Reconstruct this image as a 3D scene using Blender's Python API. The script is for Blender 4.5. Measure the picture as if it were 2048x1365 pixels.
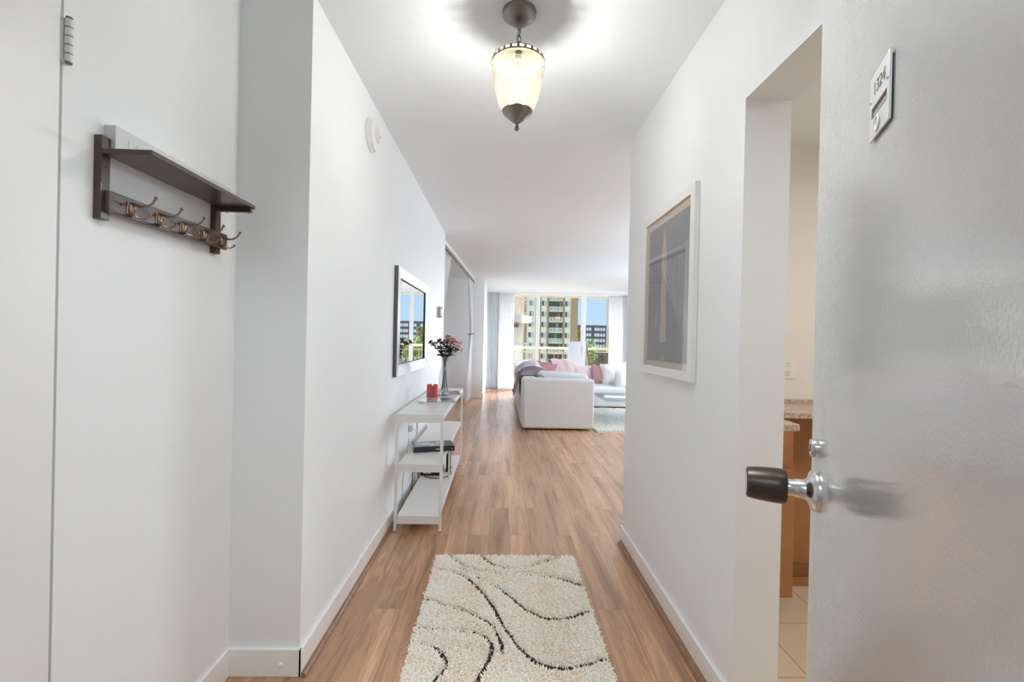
import bpy, bmesh, math, random
import numpy as np
from mathutils import Vector, Matrix, Euler

for o in list(bpy.data.objects):
    bpy.data.objects.remove(o)
S = bpy.context.scene
COL = S.collection
PI = math.pi
R = math.radians

# ------------------------------------------------------------------ camera
cam_d = bpy.data.cameras.new('camera')
cam_d.sensor_width = 36.0
cam_d.lens = 36.0 * 890.0 / 2048.0
cam_d.clip_start = 0.02
cam_d.clip_end = 2000
cam = bpy.data.objects.new('camera', cam_d)
COL.objects.link(cam)
CAM_Z = 1.22
cam.matrix_world = (Matrix.Translation((0, 0, CAM_Z)) @ Matrix.Rotation(-math.atan(24.1 / 890), 4, 'Z')
                    @ Matrix.Rotation(PI / 2 - math.atan(2.95 / 890), 4, 'X') @ Matrix.Rotation(R(1.3), 4, 'Z'))
S.camera = cam

# ------------------------------------------------------------------ colour management and light
S.view_settings.view_transform = 'Standard'
S.view_settings.look = 'None'
S.view_settings.gamma = 1.0
S.view_settings.use_curve_mapping = False
S.view_settings.exposure = 0.88
S.cycles.max_bounces = 16
S.cycles.diffuse_bounces = 12
S.cycles.glossy_bounces = 5
S.cycles.transmission_bounces = 8
S.cycles.transparent_max_bounces = 16
S.cycles.sample_clamp_indirect = 6.0
S.cycles.caustics_reflective = False
S.cycles.caustics_refractive = False

# world: blue sky straight ahead, with added unseen brightness at right as room fill
W = bpy.data.worlds.new('sky')
S.world = W
W.use_nodes = True
wt = W.node_tree
for n in list(wt.nodes):
    wt.nodes.remove(n)
def wn(t, **k):
    n = wt.nodes.new(t)
    for a, b in k.items():
        setattr(n, a, b)
    return n
w_out = wn('ShaderNodeOutputWorld')
w_bg = wn('ShaderNodeBackground')
w_tc = wn('ShaderNodeTexCoord')
w_sep = wn('ShaderNodeSeparateXYZ')
wt.links.new(w_tc.outputs['Generated'], w_sep.inputs[0])
w_sky = wn('ShaderNodeValToRGB')             # blue, paler at the horizon
w_sky.color_ramp.elements[0].position = 0.0
w_sky.color_ramp.elements[0].color = (0.312, 0.427, 0.51, 1)
w_sky.color_ramp.elements[1].position = 0.35
w_sky.color_ramp.elements[1].color = (0.20, 0.38, 0.64, 1)
wt.links.new(w_sep.outputs['Z'], w_sky.inputs[0])
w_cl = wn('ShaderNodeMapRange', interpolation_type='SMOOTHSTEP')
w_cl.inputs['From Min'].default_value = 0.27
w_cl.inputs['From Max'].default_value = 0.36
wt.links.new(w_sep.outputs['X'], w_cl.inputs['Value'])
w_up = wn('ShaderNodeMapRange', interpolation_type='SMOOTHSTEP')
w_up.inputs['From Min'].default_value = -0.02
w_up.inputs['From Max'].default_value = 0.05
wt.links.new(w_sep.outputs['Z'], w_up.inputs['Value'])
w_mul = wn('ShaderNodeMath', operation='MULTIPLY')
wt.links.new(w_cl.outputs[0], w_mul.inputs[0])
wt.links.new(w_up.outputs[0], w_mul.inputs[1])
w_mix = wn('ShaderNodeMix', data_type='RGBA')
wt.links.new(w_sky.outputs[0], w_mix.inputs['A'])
w_y = wn('ShaderNodeMapRange', interpolation_type='SMOOTHSTEP')   # the added sky fill lies ahead and to the right only
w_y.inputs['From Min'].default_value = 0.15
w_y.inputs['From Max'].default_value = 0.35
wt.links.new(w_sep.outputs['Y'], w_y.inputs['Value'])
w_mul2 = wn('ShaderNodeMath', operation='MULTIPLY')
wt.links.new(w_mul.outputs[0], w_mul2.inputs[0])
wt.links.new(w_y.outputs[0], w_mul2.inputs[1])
SKY_FILL = 30.0
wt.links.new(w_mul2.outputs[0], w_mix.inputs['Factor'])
w_mix.inputs['B'].default_value = (SKY_FILL * 0.93, SKY_FILL * 0.98, SKY_FILL * 1.06, 1)
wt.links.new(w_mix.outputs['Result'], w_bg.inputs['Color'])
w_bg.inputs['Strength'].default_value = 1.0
wt.links.new(w_bg.outputs[0], w_out.inputs[0])

def lamp(name, kind, loc, energy, color=(1, 1, 1), rot=(0, 0, 0), **k):
    d = bpy.data.lights.new(name, kind)
    d.energy = energy
    d.color = color
    for a, b in k.items():
        setattr(d, a, b)
    o = bpy.data.objects.new(name, d)
    o.location = loc
    o.rotation_euler = rot
    COL.objects.link(o)
    return o

sun = lamp('sun', 'SUN', (0, -20, 60), 0.92, (1.0, 0.95, 0.86), angle=R(0.6))
sun.rotation_euler = Vector((0.30, 0.75, -0.75)).to_track_quat('-Z', 'Y').to_euler()

# fill lamps added out of view in the rooms and corridor (fixtures built below)
FILL_GLOBES = [(2.55, 4.6, 64.0), (3.7, 7.0, 165.0), (-2.4, 7.2, 3.0)]      # added fill globes: x, y, brightness of the globe
lamp('kitchen_fill_light', 'AREA', (1.9, 1.1, 2.225), 7.5, (1, 0.97, 0.93), shape='DISK', size=0.36)  # kitchen lamp added as fill
lamp('entry_fill_light', 'AREA', (0.12, 0.85, 2.425), 3.4, (0.90, 0.96, 1.0), shape='DISK', size=0.11, spread=R(130))  # entry lamp added to brighten the rug
lamp('corridor_fill_light', 'AREA', (-0.35, -1.15, 2.36), 11, (0.76, 0.89, 1.0), shape='RECTANGLE', size=1.2, size_y=0.5)  # corridor lamp added as fill from behind the camera
portal = lamp('window_portal', 'AREA', (1.5, 10.93, 1.25), 1, rot=(-PI / 2, 0, 0), shape='RECTANGLE', size=3.7, size_y=2.4)
portal.data.cycles.is_portal = True
BULB = 215.0

# ------------------------------------------------------------------ materials
MATS = {}
def mat(name, color, rough=0.5, metal=0.0, spec=0.5, bump=None, emit=None, var=None, trans=0.0, ior=1.45, coat=0.0, sheen=0.0):
    """bump=(scale, strength, distance); var=(scale, colour2) noise-mixed second colour"""
    if name in MATS:
        return MATS[name]
    m = bpy.data.materials.new(name)
    m.use_nodes = True
    nt = m.node_tree
    b = nt.nodes['Principled BSDF']
    b.inputs['Base Color'].default_value = (*color, 1)
    b.inputs['Roughness'].default_value = rough
    b.inputs['Metallic'].default_value = metal
    b.inputs['Specular IOR Level'].default_value = spec
    b.inputs['IOR'].default_value = ior
    b.inputs['Transmission Weight'].default_value = trans
    b.inputs['Coat Weight'].default_value = coat
    if sheen:
        b.inputs['Sheen Weight'].default_value = sheen
    tc = nt.nodes.new('ShaderNodeTexCoord')
    if var:
        nz = nt.nodes.new('ShaderNodeTexNoise')
        nz.inputs['Scale'].default_value = var[0]
        nz.inputs['Detail'].default_value = 4
        nt.links.new(tc.outputs['Object'], nz.inputs['Vector'])
        cr = nt.nodes.new('ShaderNodeValToRGB')
        cr.color_ramp.elements[0].position = 0.35
        cr.color_ramp.elements[0].color = (*color, 1)
        cr.color_ramp.elements[1].position = 0.65
        cr.color_ramp.elements[1].color = (*var[1], 1)
        nt.links.new(nz.outputs['Fac'], cr.inputs[0])
        nt.links.new(cr.outputs[0], b.inputs['Base Color'])
    if bump:
        nz = nt.nodes.new('ShaderNodeTexNoise')
        nz.inputs['Scale'].default_value = bump[0]
        nz.inputs['Detail'].default_value = 3
        nt.links.new(tc.outputs['Object'], nz.inputs['Vector'])
        bp = nt.nodes.new('ShaderNodeBump')
        bp.inputs['Strength'].default_value = bump[1]
        bp.inputs['Distance'].default_value = bump[2]
        nt.links.new(nz.outputs['Fac'], bp.inputs['Height'])
        nt.links.new(bp.outputs[0], b.inputs['Normal'])
    if emit:
        b.inputs['Emission Color'].default_value = (*emit[0], 1)
        b.inputs['Emission Strength'].default_value = emit[1]
    MATS[name] = m
    return m

def thin_glass(name, tint=(1, 1, 1), gloss=0.06, rough=0.0, cloud=0.0, cloud_col=(1, 1, 1), edge=0.55):
    """clear pane: transparent with a Fresnel-like gloss and an optional milky translucent share"""
    m = bpy.data.materials.new(name)
    m.use_nodes = True
    nt = m.node_tree
    for n in list(nt.nodes):
        nt.nodes.remove(n)
    out = nt.nodes.new('ShaderNodeOutputMaterial')
    tr = nt.nodes.new('ShaderNodeBsdfTransparent')
    tr.inputs[0].default_value = (*tint, 1)
    gl = nt.nodes.new('ShaderNodeBsdfGlossy')
    gl.inputs['Roughness'].default_value = rough
    fr = nt.nodes.new('ShaderNodeLayerWeight')
    fr.inputs['Blend'].default_value = 0.35
    mx = nt.nodes.new('ShaderNodeMath')
    mx.operation = 'MULTIPLY_ADD'
    mx.inputs[1].default_value = edge
    mx.inputs[2].default_value = gloss
    p3 = nt.nodes.new('ShaderNodeMath')
    p3.operation = 'POWER'
    p3.inputs[1].default_value = 2.5
    nt.links.new(fr.outputs['Facing'], p3.inputs[0])
    nt.links.new(p3.outputs[0], mx.inputs[0])
    m1 = nt.nodes.new('ShaderNodeMixShader')
    src = tr
    if cloud:
        tl = nt.nodes.new('ShaderNodeBsdfTranslucent')
        tl.inputs[0].default_value = (*cloud_col, 1)
        m2 = nt.nodes.new('ShaderNodeMixShader')
        m2.inputs[0].default_value = cloud
        nt.links.new(tr.outputs[0], m2.inputs[1])
        nt.links.new(tl.outputs[0], m2.inputs[2])
        src = m2
    nt.links.new(mx.outputs[0], m1.inputs[0])
    nt.links.new(src.outputs[0], m1.inputs[1])
    nt.links.new(gl.outputs[0], m1.inputs[2])
    nt.links.new(m1.outputs[0], out.inputs[0])
    MATS[name] = m
    return m

def cloth_mat(name, color, transl=0.4, transp=0.0):
    m = bpy.data.materials.new(name)
    m.use_nodes = True
    nt = m.node_tree
    for n in list(nt.nodes):
        nt.nodes.remove(n)
    out = nt.nodes.new('ShaderNodeOutputMaterial')
    d = nt.nodes.new('ShaderNodeBsdfDiffuse')
    t = nt.nodes.new('ShaderNodeBsdfTranslucent')
    d.inputs[0].default_value = (*color, 1)
    t.inputs[0].default_value = (*color, 1)
    m1 = nt.nodes.new('ShaderNodeMixShader')
    m1.inputs[0].default_value = transl
    nt.links.new(d.outputs[0], m1.inputs[1])
    nt.links.new(t.outputs[0], m1.inputs[2])
    last = m1
    if transp:
        tp = nt.nodes.new('ShaderNodeBsdfTransparent')
        m2 = nt.nodes.new('ShaderNodeMixShader')
        m2.inputs[0].default_value = transp
        nt.links.new(m1.outputs[0], m2.inputs[1])
        nt.links.new(tp.outputs[0], m2.inputs[2])
        last = m2
    nt.links.new(last.outputs[0], out.inputs[0])
    MATS[name] = m
    return m

def wood_floor():
    m = bpy.data.materials.new('laminate_floor')
    m.use_nodes = True
    nt = m.node_tree
    L = nt.links.new
    b = nt.nodes['Principled BSDF']
    tc = nt.nodes.new('ShaderNodeTexCoord')
    mp = nt.nodes.new('ShaderNodeMapping')
    mp.inputs['Rotation'].default_value = (0, 0, PI / 2)
    mp.inputs['Location'].default_value = (0.35, 0.04, 0)
    L(tc.outputs['Object'], mp.inputs[0])
    br = nt.nodes.new('ShaderNodeTexBrick')
    br.offset = 0.37
    br.offset_frequency = 2
    br.inputs['Color1'].default_value = (0, 0, 0, 1)
    br.inputs['Color2'].default_value = (1, 1, 1, 1)
    br.inputs['Mortar'].default_value = (0.5, 0.5, 0.5, 1)
    br.inputs['Scale'].default_value = 1.0
    br.inputs['Brick Width'].default_value = 1.21
    br.inputs['Row Height'].default_value = 0.127
    br.inputs['Mortar Size'].default_value = 0.0011
    br.inputs['Mortar Smooth'].default_value = 0.2
    br.inputs['Bias'].default_value = 0.0
    L(mp.outputs[0], br.inputs['Vector'])
    # grain: noise stretched along the planks, shifted by a random number per plank
    sep = nt.nodes.new('ShaderNodeSeparateXYZ')
    L(tc.outputs['Object'], sep.inputs[0])
    sh = nt.nodes.new('ShaderNodeMath')
    sh.operation = 'MULTIPLY'
    sh.inputs[1].default_value = 37.0
    L(br.outputs['Color'], sh.inputs[0])
    cb = nt.nodes.new('ShaderNodeCombineXYZ')
    def m_(op, a, v):
        n = nt.nodes.new('ShaderNodeMath')
        n.operation = op
        L(a, n.inputs[0])
        n.inputs[1].default_value = v
        return n.outputs[0]
    L(m_('MULTIPLY', sep.outputs['X'], 9.0), cb.inputs['X'])
    L(m_('MULTIPLY', sep.outputs['Y'], 0.62), cb.inputs['Y'])
    L(sh.outputs[0], cb.inputs['Z'])
    n1 = nt.nodes.new('ShaderNodeTexNoise')
    n1.inputs['Scale'].default_value = 1.6
    n1.inputs['Detail'].default_value = 5
    n1.inputs['Roughness'].default_value = 0.55
    n1.inputs['Distortion'].default_value = 0.5
    L(cb.outputs[0], n1.inputs['Vector'])
    wv = nt.nodes.new('ShaderNodeMath')        # growth-ring lines from the same noise
    wv.operation = 'MULTIPLY'
    wv.inputs[1].default_value = 62.0
    L(n1.outputs['Fac'], wv.inputs[0])
    sn = nt.nodes.new('ShaderNodeMath')
    sn.operation = 'SINE'
    L(wv.outputs[0], sn.inputs[0])
    rng = nt.nodes.new('ShaderNodeMapRange')
    rng.inputs['From Min'].default_value = -1
    rng.inputs['From Max'].default_value = 1
    L(sn.outputs[0], rng.inputs['Value'])
    r1 = nt.nodes.new('ShaderNodeValToRGB')
    e = r1.color_ramp.elements
    e[0].position, e[0].color = 0.28, (0.29, 0.145, 0.072, 1)
    e[1].position, e[1].color = 0.74, (0.68, 0.405, 0.24, 1)
    k = e.new(0.5)
    k.color = (0.51, 0.285, 0.16, 1)
    L(n1.outputs['Fac'], r1.inputs[0])
    mx = nt.nodes.new('ShaderNodeMix')
    mx.data_type = 'RGBA'
    mx.blend_type = 'MULTIPLY'
    mx.inputs['Factor'].default_value = 0.20
    L(r1.outputs[0], mx.inputs['A'])
    L(rng.outputs[0], mx.inputs['B'])
    pv = nt.nodes.new('ShaderNodeMapRange')    # plank to plank value
    pv.inputs['To Min'].default_value = 0.88
    pv.inputs['To Max'].default_value = 1.16
    L(br.outputs['Color'], pv.inputs['Value'])
    m3 = nt.nodes.new('ShaderNodeMix')
    m3.data_type = 'RGBA'
    m3.blend_type = 'MULTIPLY'
    m3.inputs['Factor'].default_value = 1.0
    L(mx.outputs['Result'], m3.inputs['A'])
    L(pv.outputs[0], m3.inputs['B'])
    m4 = nt.nodes.new('ShaderNodeMix')
    m4.data_type = 'RGBA'
    L(br.outputs['Fac'], m4.inputs['Factor'])
    L(m3.outputs['Result'], m4.inputs['A'])
    m4.inputs['B'].default_value = (0.26, 0.14, 0.08, 1)
    L(m4.outputs['Result'], b.inputs['Base Color'])
    b.inputs['Roughness'].default_value = 0.26
    b.inputs['Specular IOR Level'].default_value = 0.8
    bp = nt.nodes.new('ShaderNodeBump')
    bp.inputs['Strength'].default_value = 0.012
    bp.inputs['Distance'].default_value = 0.002
    L(n1.outputs['Fac'], bp.inputs['Height'])
    L(bp.outputs[0], b.inputs['Normal'])
    MATS['laminate_floor'] = m
    return m

def tile_floor():
    m = bpy.data.materials.new('kitchen_tile')
    m.use_nodes = True
    nt = m.node_tree
    b = nt.nodes['Principled BSDF']
    tc = nt.nodes.new('ShaderNodeTexCoord')
    mp = nt.nodes.new('ShaderNodeMapping')
    mp.inputs['Location'].default_value = (-1.165, -1.92, 0)
    nt.links.new(tc.outputs['Object'], mp.inputs[0])
    br = nt.nodes.new('ShaderNodeTexBrick')
    br.offset = 0.0
    br.inputs['Scale'].default_value = 1
    br.inputs['Brick Width'].default_value = 0.318
    br.inputs['Row Height'].default_value = 0.318
    br.inputs['Mortar Size'].default_value = 0.003
    br.inputs['Color1'].default_value = (0.72, 0.58, 0.42, 1)
    br.inputs['Color2'].default_value = (0.76, 0.63, 0.47, 1)
    br.inputs['Mortar'].default_value = (0.42, 0.34, 0.25, 1)
    nt.links.new(mp.outputs[0], br.inputs['Vector'])
    nt.links.new(br.outputs['Color'], b.inputs['Base Color'])
    b.inputs['Roughness'].default_value = 0.4
    MATS['kitchen_tile'] = m
    return m

WALL = mat('wall_paint', (0.85, 0.868, 0.878), 0.58, spec=0.22, bump=(220, 0.03, 0.001))
CEIL = mat('ceiling_paint', (0.86, 0.90, 0.93), 0.8, spec=0.2)
TRIM = mat('trim_paint', (0.88, 0.885, 0.88), 0.35)
KWALL = mat('kitchen_wall_paint', (0.80, 0.775, 0.745), 0.6, spec=0.3)
FLOOR = wood_floor()
TILE = tile_floor()
SHOE = mat('shoe_molding_wood', (0.33, 0.175, 0.095), 0.4, var=(30, (0.24, 0.12, 0.065)))
CARPET = mat('corridor_carpet', (0.30, 0.27, 0.24), 0.95)
WHITE_METAL = mat('white_powder_coat', (0.80, 0.80, 0.78), 0.32)
DARKGAP = mat('shadow_gap', (0.42, 0.42, 0.42), 0.8)

# ------------------------------------------------------------------ mesh helpers
def link(o, parent=None):
    COL.objects.link(o)
    if parent is not None:
        o.parent = parent
    return o

def wpos(o):
    p = Vector((0, 0, 0))
    while o is not None:
        p = p + o.location
        o = o.parent
    return p

def tag(o, label=None, cat=None, group=None, kind=None):
    if label: o['label'] = label
    if cat: o['category'] = cat
    if group: o['group'] = group
    if kind: o['kind'] = kind
    return o

def thing(name, label, cat, loc=(0, 0, 0), rz=0.0, group=None):
    o = bpy.data.objects.new(name, None)
    o.location = loc
    o.rotation_euler = (0, 0, rz)
    o.empty_display_size = 0.1
    COL.objects.link(o)
    return tag(o, label, cat, group)

class MB:
    """collects shapes; build() links them as one mesh object"""
    def __init__(s):
        s.v, s.f = [], []
    def add(s, vs, fs):
        k = len(s.v)
        s.v += [tuple(p) for p in vs]
        s.f += [tuple(i + k for i in f) for f in fs]
        return s
    def box(s, x0, x1, y0, y1, z0, z1, rz=0.0, c=None, M=None):
        vs = [Vector((x, y, z)) for x in (x0, x1) for y in (y0, y1) for z in (z0, z1)]
        if rz:
            c = Vector(c) if c is not None else Vector(((x0 + x1) / 2, (y0 + y1) / 2, 0))
            c.z = 0
            Q = Matrix.Translation(c) @ Matrix.Rotation(rz, 4, 'Z') @ Matrix.Translation(-c)
            vs = [Q @ p for p in vs]
        if M is not None:
            vs = [M @ p for p in vs]
        return s.add(vs, [(0, 1, 3, 2), (4, 6, 7, 5), (0, 4, 5, 1), (2, 3, 7, 6), (0, 2, 6, 4), (1, 5, 7, 3)])
    def prism(s, poly, z0, z1):
        n = len(poly)
        vs = [(x, y, z0) for x, y in poly] + [(x, y, z1) for x, y in poly]
        fs = [tuple(range(n))[::-1], tuple(range(n, 2 * n))]
        fs += [(i, (i + 1) % n, n + (i + 1) % n, n + i) for i in range(n)]
        return s.add(vs, fs)
    def prism_yz(s, poly, x0, x1):
        n = len(poly)
        vs = [(x0, y, z) for y, z in poly] + [(x1, y, z) for y, z in poly]
        fs = [tuple(range(n))[::-1], tuple(range(n, 2 * n))]
        fs += [(i, (i + 1) % n, n + (i + 1) % n, n + i) for i in range(n)]
        return s.add(vs, fs)
    def prism_xz(s, poly, y0, y1):
        n = len(poly)
        vs = [(x, y0, z) for x, z in poly] + [(x, y1, z) for x, z in poly]
        fs = [tuple(range(n)), tuple(range(n, 2 * n))[::-1]]
        fs += [(i, n + i, n + (i + 1) % n, (i + 1) % n) for i in range(n)]
        return s.add(vs, fs)
    def lathe(s, prof, c=(0, 0, 0), seg=32, M=None, closed=False):
        """prof: list of (r, z) bottom to top around the z axis at c"""
        c = Vector(c)
        vs, fs, rings = [], [], []
        for r, z in prof:
            if r < 1e-6:
                rings.append([len(vs)])
                vs.append(Vector((0, 0, z)))
            else:
                rings.append(list(range(len(vs), len(vs) + seg)))
                vs += [Vector((r * math.cos(2 * PI * i / seg), r * math.sin(2 * PI * i / seg), z)) for i in range(seg)]
        for a, b in zip(rings, rings[1:]):
            if len(a) == 1 and len(b) == 1:
                continue
            for i in range(seg):
                j = (i + 1) % seg
                if len(a) == 1: fs.append((a[0], b[j], b[i]))
                elif len(b) == 1: fs.append((a[i], a[j], b[0]))
                else: fs.append((a[i], a[j], b[j], b[i]))
        if M is not None:
            vs = [M @ p for p in vs]
        return s.add([p + c for p in vs], fs)
    def tube(s, pts, r, seg=8, caps=True):
        pts = [Vector(p) for p in pts]
        n = len(pts)
        rr = r if isinstance(r, (list, tuple)) else [r] * n
        vs, fs = [], []
        prev = None
        for i, p in enumerate(pts):
            t = (pts[min(i + 1, n - 1)] - pts[max(i - 1, 0)])
            t = t.normalized() if t.length > 1e-9 else Vector((0, 0, 1))
            if prev is None:
                a = t.orthogonal().normalized()
            else:
                a = (prev - t * prev.dot(t))
                a = a.normalized() if a.length > 1e-6 else t.orthogonal().normalized()
            prev = a
            b = t.cross(a)
            for k in range(seg):
                w = 2 * PI * k / seg
                vs.append(p + (a * math.cos(w) + b * math.sin(w)) * rr[i])
        for i in range(n - 1):
            for k in range(seg):
                j = (k + 1) % seg
                fs.append((i * seg + k, i * seg + j, (i + 1) * seg + j, (i + 1) * seg + k))
        if caps:
            fs.append(tuple(range(seg))[::-1])
            fs.append(tuple(range((n - 1) * seg, n * seg)))
        return s.add(vs, fs)
    def cyl(s, a, b, r, seg=20):
        return s.tube([a, b], r, seg)
    def sphere(s, c, r, seg=16, ring=10, sc=(1, 1, 1)):
        prof = [(math.sin(PI * i / ring), -math.cos(PI * i / ring)) for i in range(ring + 1)]
        M = Matrix.Diagonal((r * sc[0], r * sc[1], r * sc[2], 1))
        return s.lathe([(0 if i in (0, ring) else p[0], p[1]) for i, p in enumerate(prof)], c, seg, M)
    def grid(s, fn, nu, nv):
        vs = [fn(i / nu, j / nv) for j in range(nv + 1) for i in range(nu + 1)]
        fs = [(j * (nu + 1) + i, j * (nu + 1) + i + 1, (j + 1) * (nu + 1) + i + 1, (j + 1) * (nu + 1) + i)
              for j in range(nv) for i in range(nu)]
        return s.add(vs, fs)
    def xform(s, M):
        s.v = [tuple(M @ Vector(p)) for p in s.v]
        return s
    def build(s, name, m, parent=None, smooth=False, bevel=0.0, solid=0.0, sub=0, local=False, angle=40, seg=2):
        me = bpy.data.meshes.new(name)
        off = Vector((0, 0, 0)) if (local or parent is None) else wpos(parent)
        me.from_pydata([tuple(Vector(p) - off) for p in s.v], [], s.f)
        me.materials.append(m)
        bm = bmesh.new()
        bm.from_mesh(me)
        bmesh.ops.recalc_face_normals(bm, faces=bm.faces)
        bm.to_mesh(me)
        bm.free()
        if smooth:
            me.polygons.foreach_set('use_smooth', [True] * len(me.polygons))
            me.set_sharp_from_angle(angle=R(angle))
        o = bpy.data.objects.new(name, me)
        link(o, parent)
        if solid:
            md = o.modifiers.new('thickness', 'SOLIDIFY')
            md.thickness = solid
            md.offset = 0
        if bevel:
            md = o.modifiers.new('bevel', 'BEVEL')
            md.width = bevel
            md.segments = seg
            md.limit_method = 'ANGLE'
        if sub:
            md = o.modifiers.new('subsurf', 'SUBSURF')
            md.levels = sub
            md.render_levels = sub
        return o

def struct(name, mb, m, **k):
    return tag(mb.build(name, m, **k), kind='structure')

def copy_tree(o, parent=None):
    c = o.copy()
    COL.objects.link(c)
    if parent is not None:
        c.parent = parent
    for ch in list(o.children):
        copy_tree(ch, c)
    return c

def smooth_path(pts, n=8):
    P = [Vector(p) for p in pts]
    P = [P[0]] + P + [P[-1]]
    out = []
    for i in range(1, len(P) - 2):
        for k in range(n):
            t = k / n
            p0, p1, p2, p3 = P[i - 1], P[i], P[i + 1], P[i + 2]
            out.append(0.5 * ((2 * p1) + (-p0 + p2) * t + (2 * p0 - 5 * p1 + 4 * p2 - p3) * t * t + (-p0 + 3 * p1 - 3 * p2 + p3) * t ** 3))
    out.append(P[-2])
    return out

def text(name, body, size, M, m, parent, ext=0.0003):
    cu = bpy.data.curves.new(name, 'FONT')
    cu.body = body
    cu.size = size
    cu.align_x = 'CENTER'
    cu.align_y = 'CENTER'
    cu.extrude = ext
    cu.materials.append(m)
    tmp = bpy.data.objects.new(name, cu)
    COL.objects.link(tmp)
    dg = bpy.context.evaluated_depsgraph_get()
    me = bpy.data.meshes.new_from_object(tmp.evaluated_get(dg))
    me.name = name
    bpy.data.objects.remove(tmp)
    o = bpy.data.objects.new(name, me)
    link(o, parent)
    o.matrix_local = M
    return o

# ------------------------------------------------------------------ the room
H = 2.44
b = MB()
b.box(-3.6, 0.85, -0.22, 2.5, -0.1, 0.0)
b.box(-3.6, 4.7, 2.5, 10.95, -0.1, 0.0)
struct('floor', b, FLOOR)
struct('floor_kitchen', MB().box(0.852, 3.3, -0.22, 2.498, -0.1, 0.0), TILE)
struct('floor_corridor', MB().box(-2.6, 2.6, -2.3, -0.222, -0.1, 0.0), CARPET)
struct('ceiling', MB().box(-3.6, 4.7, -2.3, 10.95, H, H + 0.12), CEIL)
struct('ceiling_kitchen', MB().box(0.922, 3.2, -0.1, 2.39, 2.325, H), CEIL)
# left: the wide entry niche, then the step, then the hall wall
struct('wall_niche', MB().box(-1.1, -0.945, -0.1, 1.61, 0, H), WALL)
struct('wall_left', MB().prism([(-0.692, 1.61), (-0.667, 5.25), (-1.1, 5.25), (-1.1, 1.61)], 0, H), WALL)
# right: wall with the picture, kitchen opening, piece behind the entry door
b = MB()
b.box(0.772, 0.922, 1.412, 2.39, 0, H)
b.box(0.772, 0.922, 0.55, 1.412, 2.012, H)
b.box(0.772, 0.922, -0.1, 0.55, 0, H)
struct('wall_right', b, WALL)
struct('wall_kitchen', MB().box(0.922, 4.6, 2.39, 2.40, 0, H), KWALL)
b = MB()
b.box(0.772, 0.922, 2.39, 2.69, 0, H)
b.box(0.922, 4.6, 2.40, 2.69, 0, H)
struct('wall_south', b, WALL)
struct('wall_kitchen_east', MB().box(3.2, 3.3, -0.1, 2.39, 0, H), KWALL)
b = MB()
b.box(-1.1, -0.79, -0.22, -0.1, 0, H)
b.box(0.19, 3.3, -0.22, -0.1, 0, H)
b.box(-0.79, 0.19, -0.22, -0.1, 2.06, H)
struct('wall_entry', b, WALL)
struct('wall_east', MB().box(4.6, 4.7, 2.69, 10.95, 0, H), WALL)
struct('wall_alcove_west', MB().box(-3.6, -3.5, 5.25, 9.1, 0, H), WALL)
struct('wall_alcove_south', MB().box(-3.5, -1.1, 5.15, 5.25, 0, H), WALL)
struct('wall_alcove_north', MB().box(-3.6, -0.335, 9.12, 10.95, 0, H), WALL)
b = MB()
b.box(-2.6, 2.6, -2.3, -2.2, 0, H)
b.box(-2.6, -2.5, -2.2, -0.22, 0, H)
b.box(2.5, 2.6, -2.2, -0.22, 0, H)
struct('wall_corridor', b, WALL)

# baseboards with wood shoe molding
def along(p, q, side, t, z0, z1):
    """thin strip along the wall line p->q, sticking out by t on 'side' (unit normal)"""
    n = Vector(side)
    p, q = Vector((*p, 0)), Vector((*q, 0))
    n = Vector((n[0], n[1], 0))
    return [(p.x, p.y), (q.x, q.y), (q.x + n.x * t, q.y + n.y * t), (p.x + n.x * t, p.y + n.y * t)]
b = MB()
b.prism(along((-0.692, 1.598), (-0.667, 5.262), (1, 0), 0.012, 0, 0), 0, 0.10)
b.prism(along((-0.945, 1.61), (-0.680, 1.61), (0, -1), 0.012, 0, 0), 0, 0.10)
b.prism(along((-0.945, -0.1), (-0.945, 1.598), (1, 0), 0.012, 0, 0), 0, 0.10)
struct('baseboard_left', b, TRIM, bevel=0.003)
def shoe_poly(t=0.018):
    return [(0, 0), (t, 0), (t * 0.92, t * 0.4), (t * 0.7, t * 0.75), (t * 0.38, t * 0.95), (0, t)]
b = MB()
vs, n = [], 6
for y, x in ((1.598, -0.680), (5.262, -0.655)):
    vs += [(x + px, y, pz) for px, pz in shoe_poly()]
b.add(vs, [tuple(range(n)), tuple(range(n, 2 * n))[::-1]] + [(i, n + i, n + (i + 1) % n, (i + 1) % n) for i in range(n)])
struct('trim_1', b, SHOE, smooth=True)
b = MB()
b.prism(along((0.772, 1.40), (0.772, 2.702), (-1, 0), 0.012, 0, 0), 0, 0.10)
b.prism(along((0.772, 2.69), (4.6, 2.69), (0, 1), 0.012, 0, 0), 0, 0.10)
struct('baseboard_right', b, TRIM, bevel=0.003)
b = MB()
vs = []
for y in (1.40, 2.662):
    vs += [(0.760 - px * 1.15, y, pz * 1.1) for px, pz in shoe_poly(0.02)]
b.add(vs, [tuple(range(n)), tuple(range(n, 2 * n))[::-1]] + [(i, n + i, n + (i + 1) % n, (i + 1) % n) for i in range(n)])
struct('trim_2', b, SHOE, smooth=True)
b = MB()
b.prism(along((-3.5, 9.12), (-0.323, 9.12), (0, -1), 0.012, 0, 0), 0, 0.10)
b.prism(along((-0.335, 9.108), (-0.335, 10.78), (1, 0), 0.012, 0, 0), 0, 0.10)
struct('baseboard_far', b, TRIM, bevel=0.003)
tag(MB().sphere((-0.752, 1.598, 0.045), 0.009, sc=(1, 0.5, 1)).build('door_stop_stub', TRIM, smooth=True),
    'small white bump painted over on the baseboard of the step', 'stub')

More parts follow.
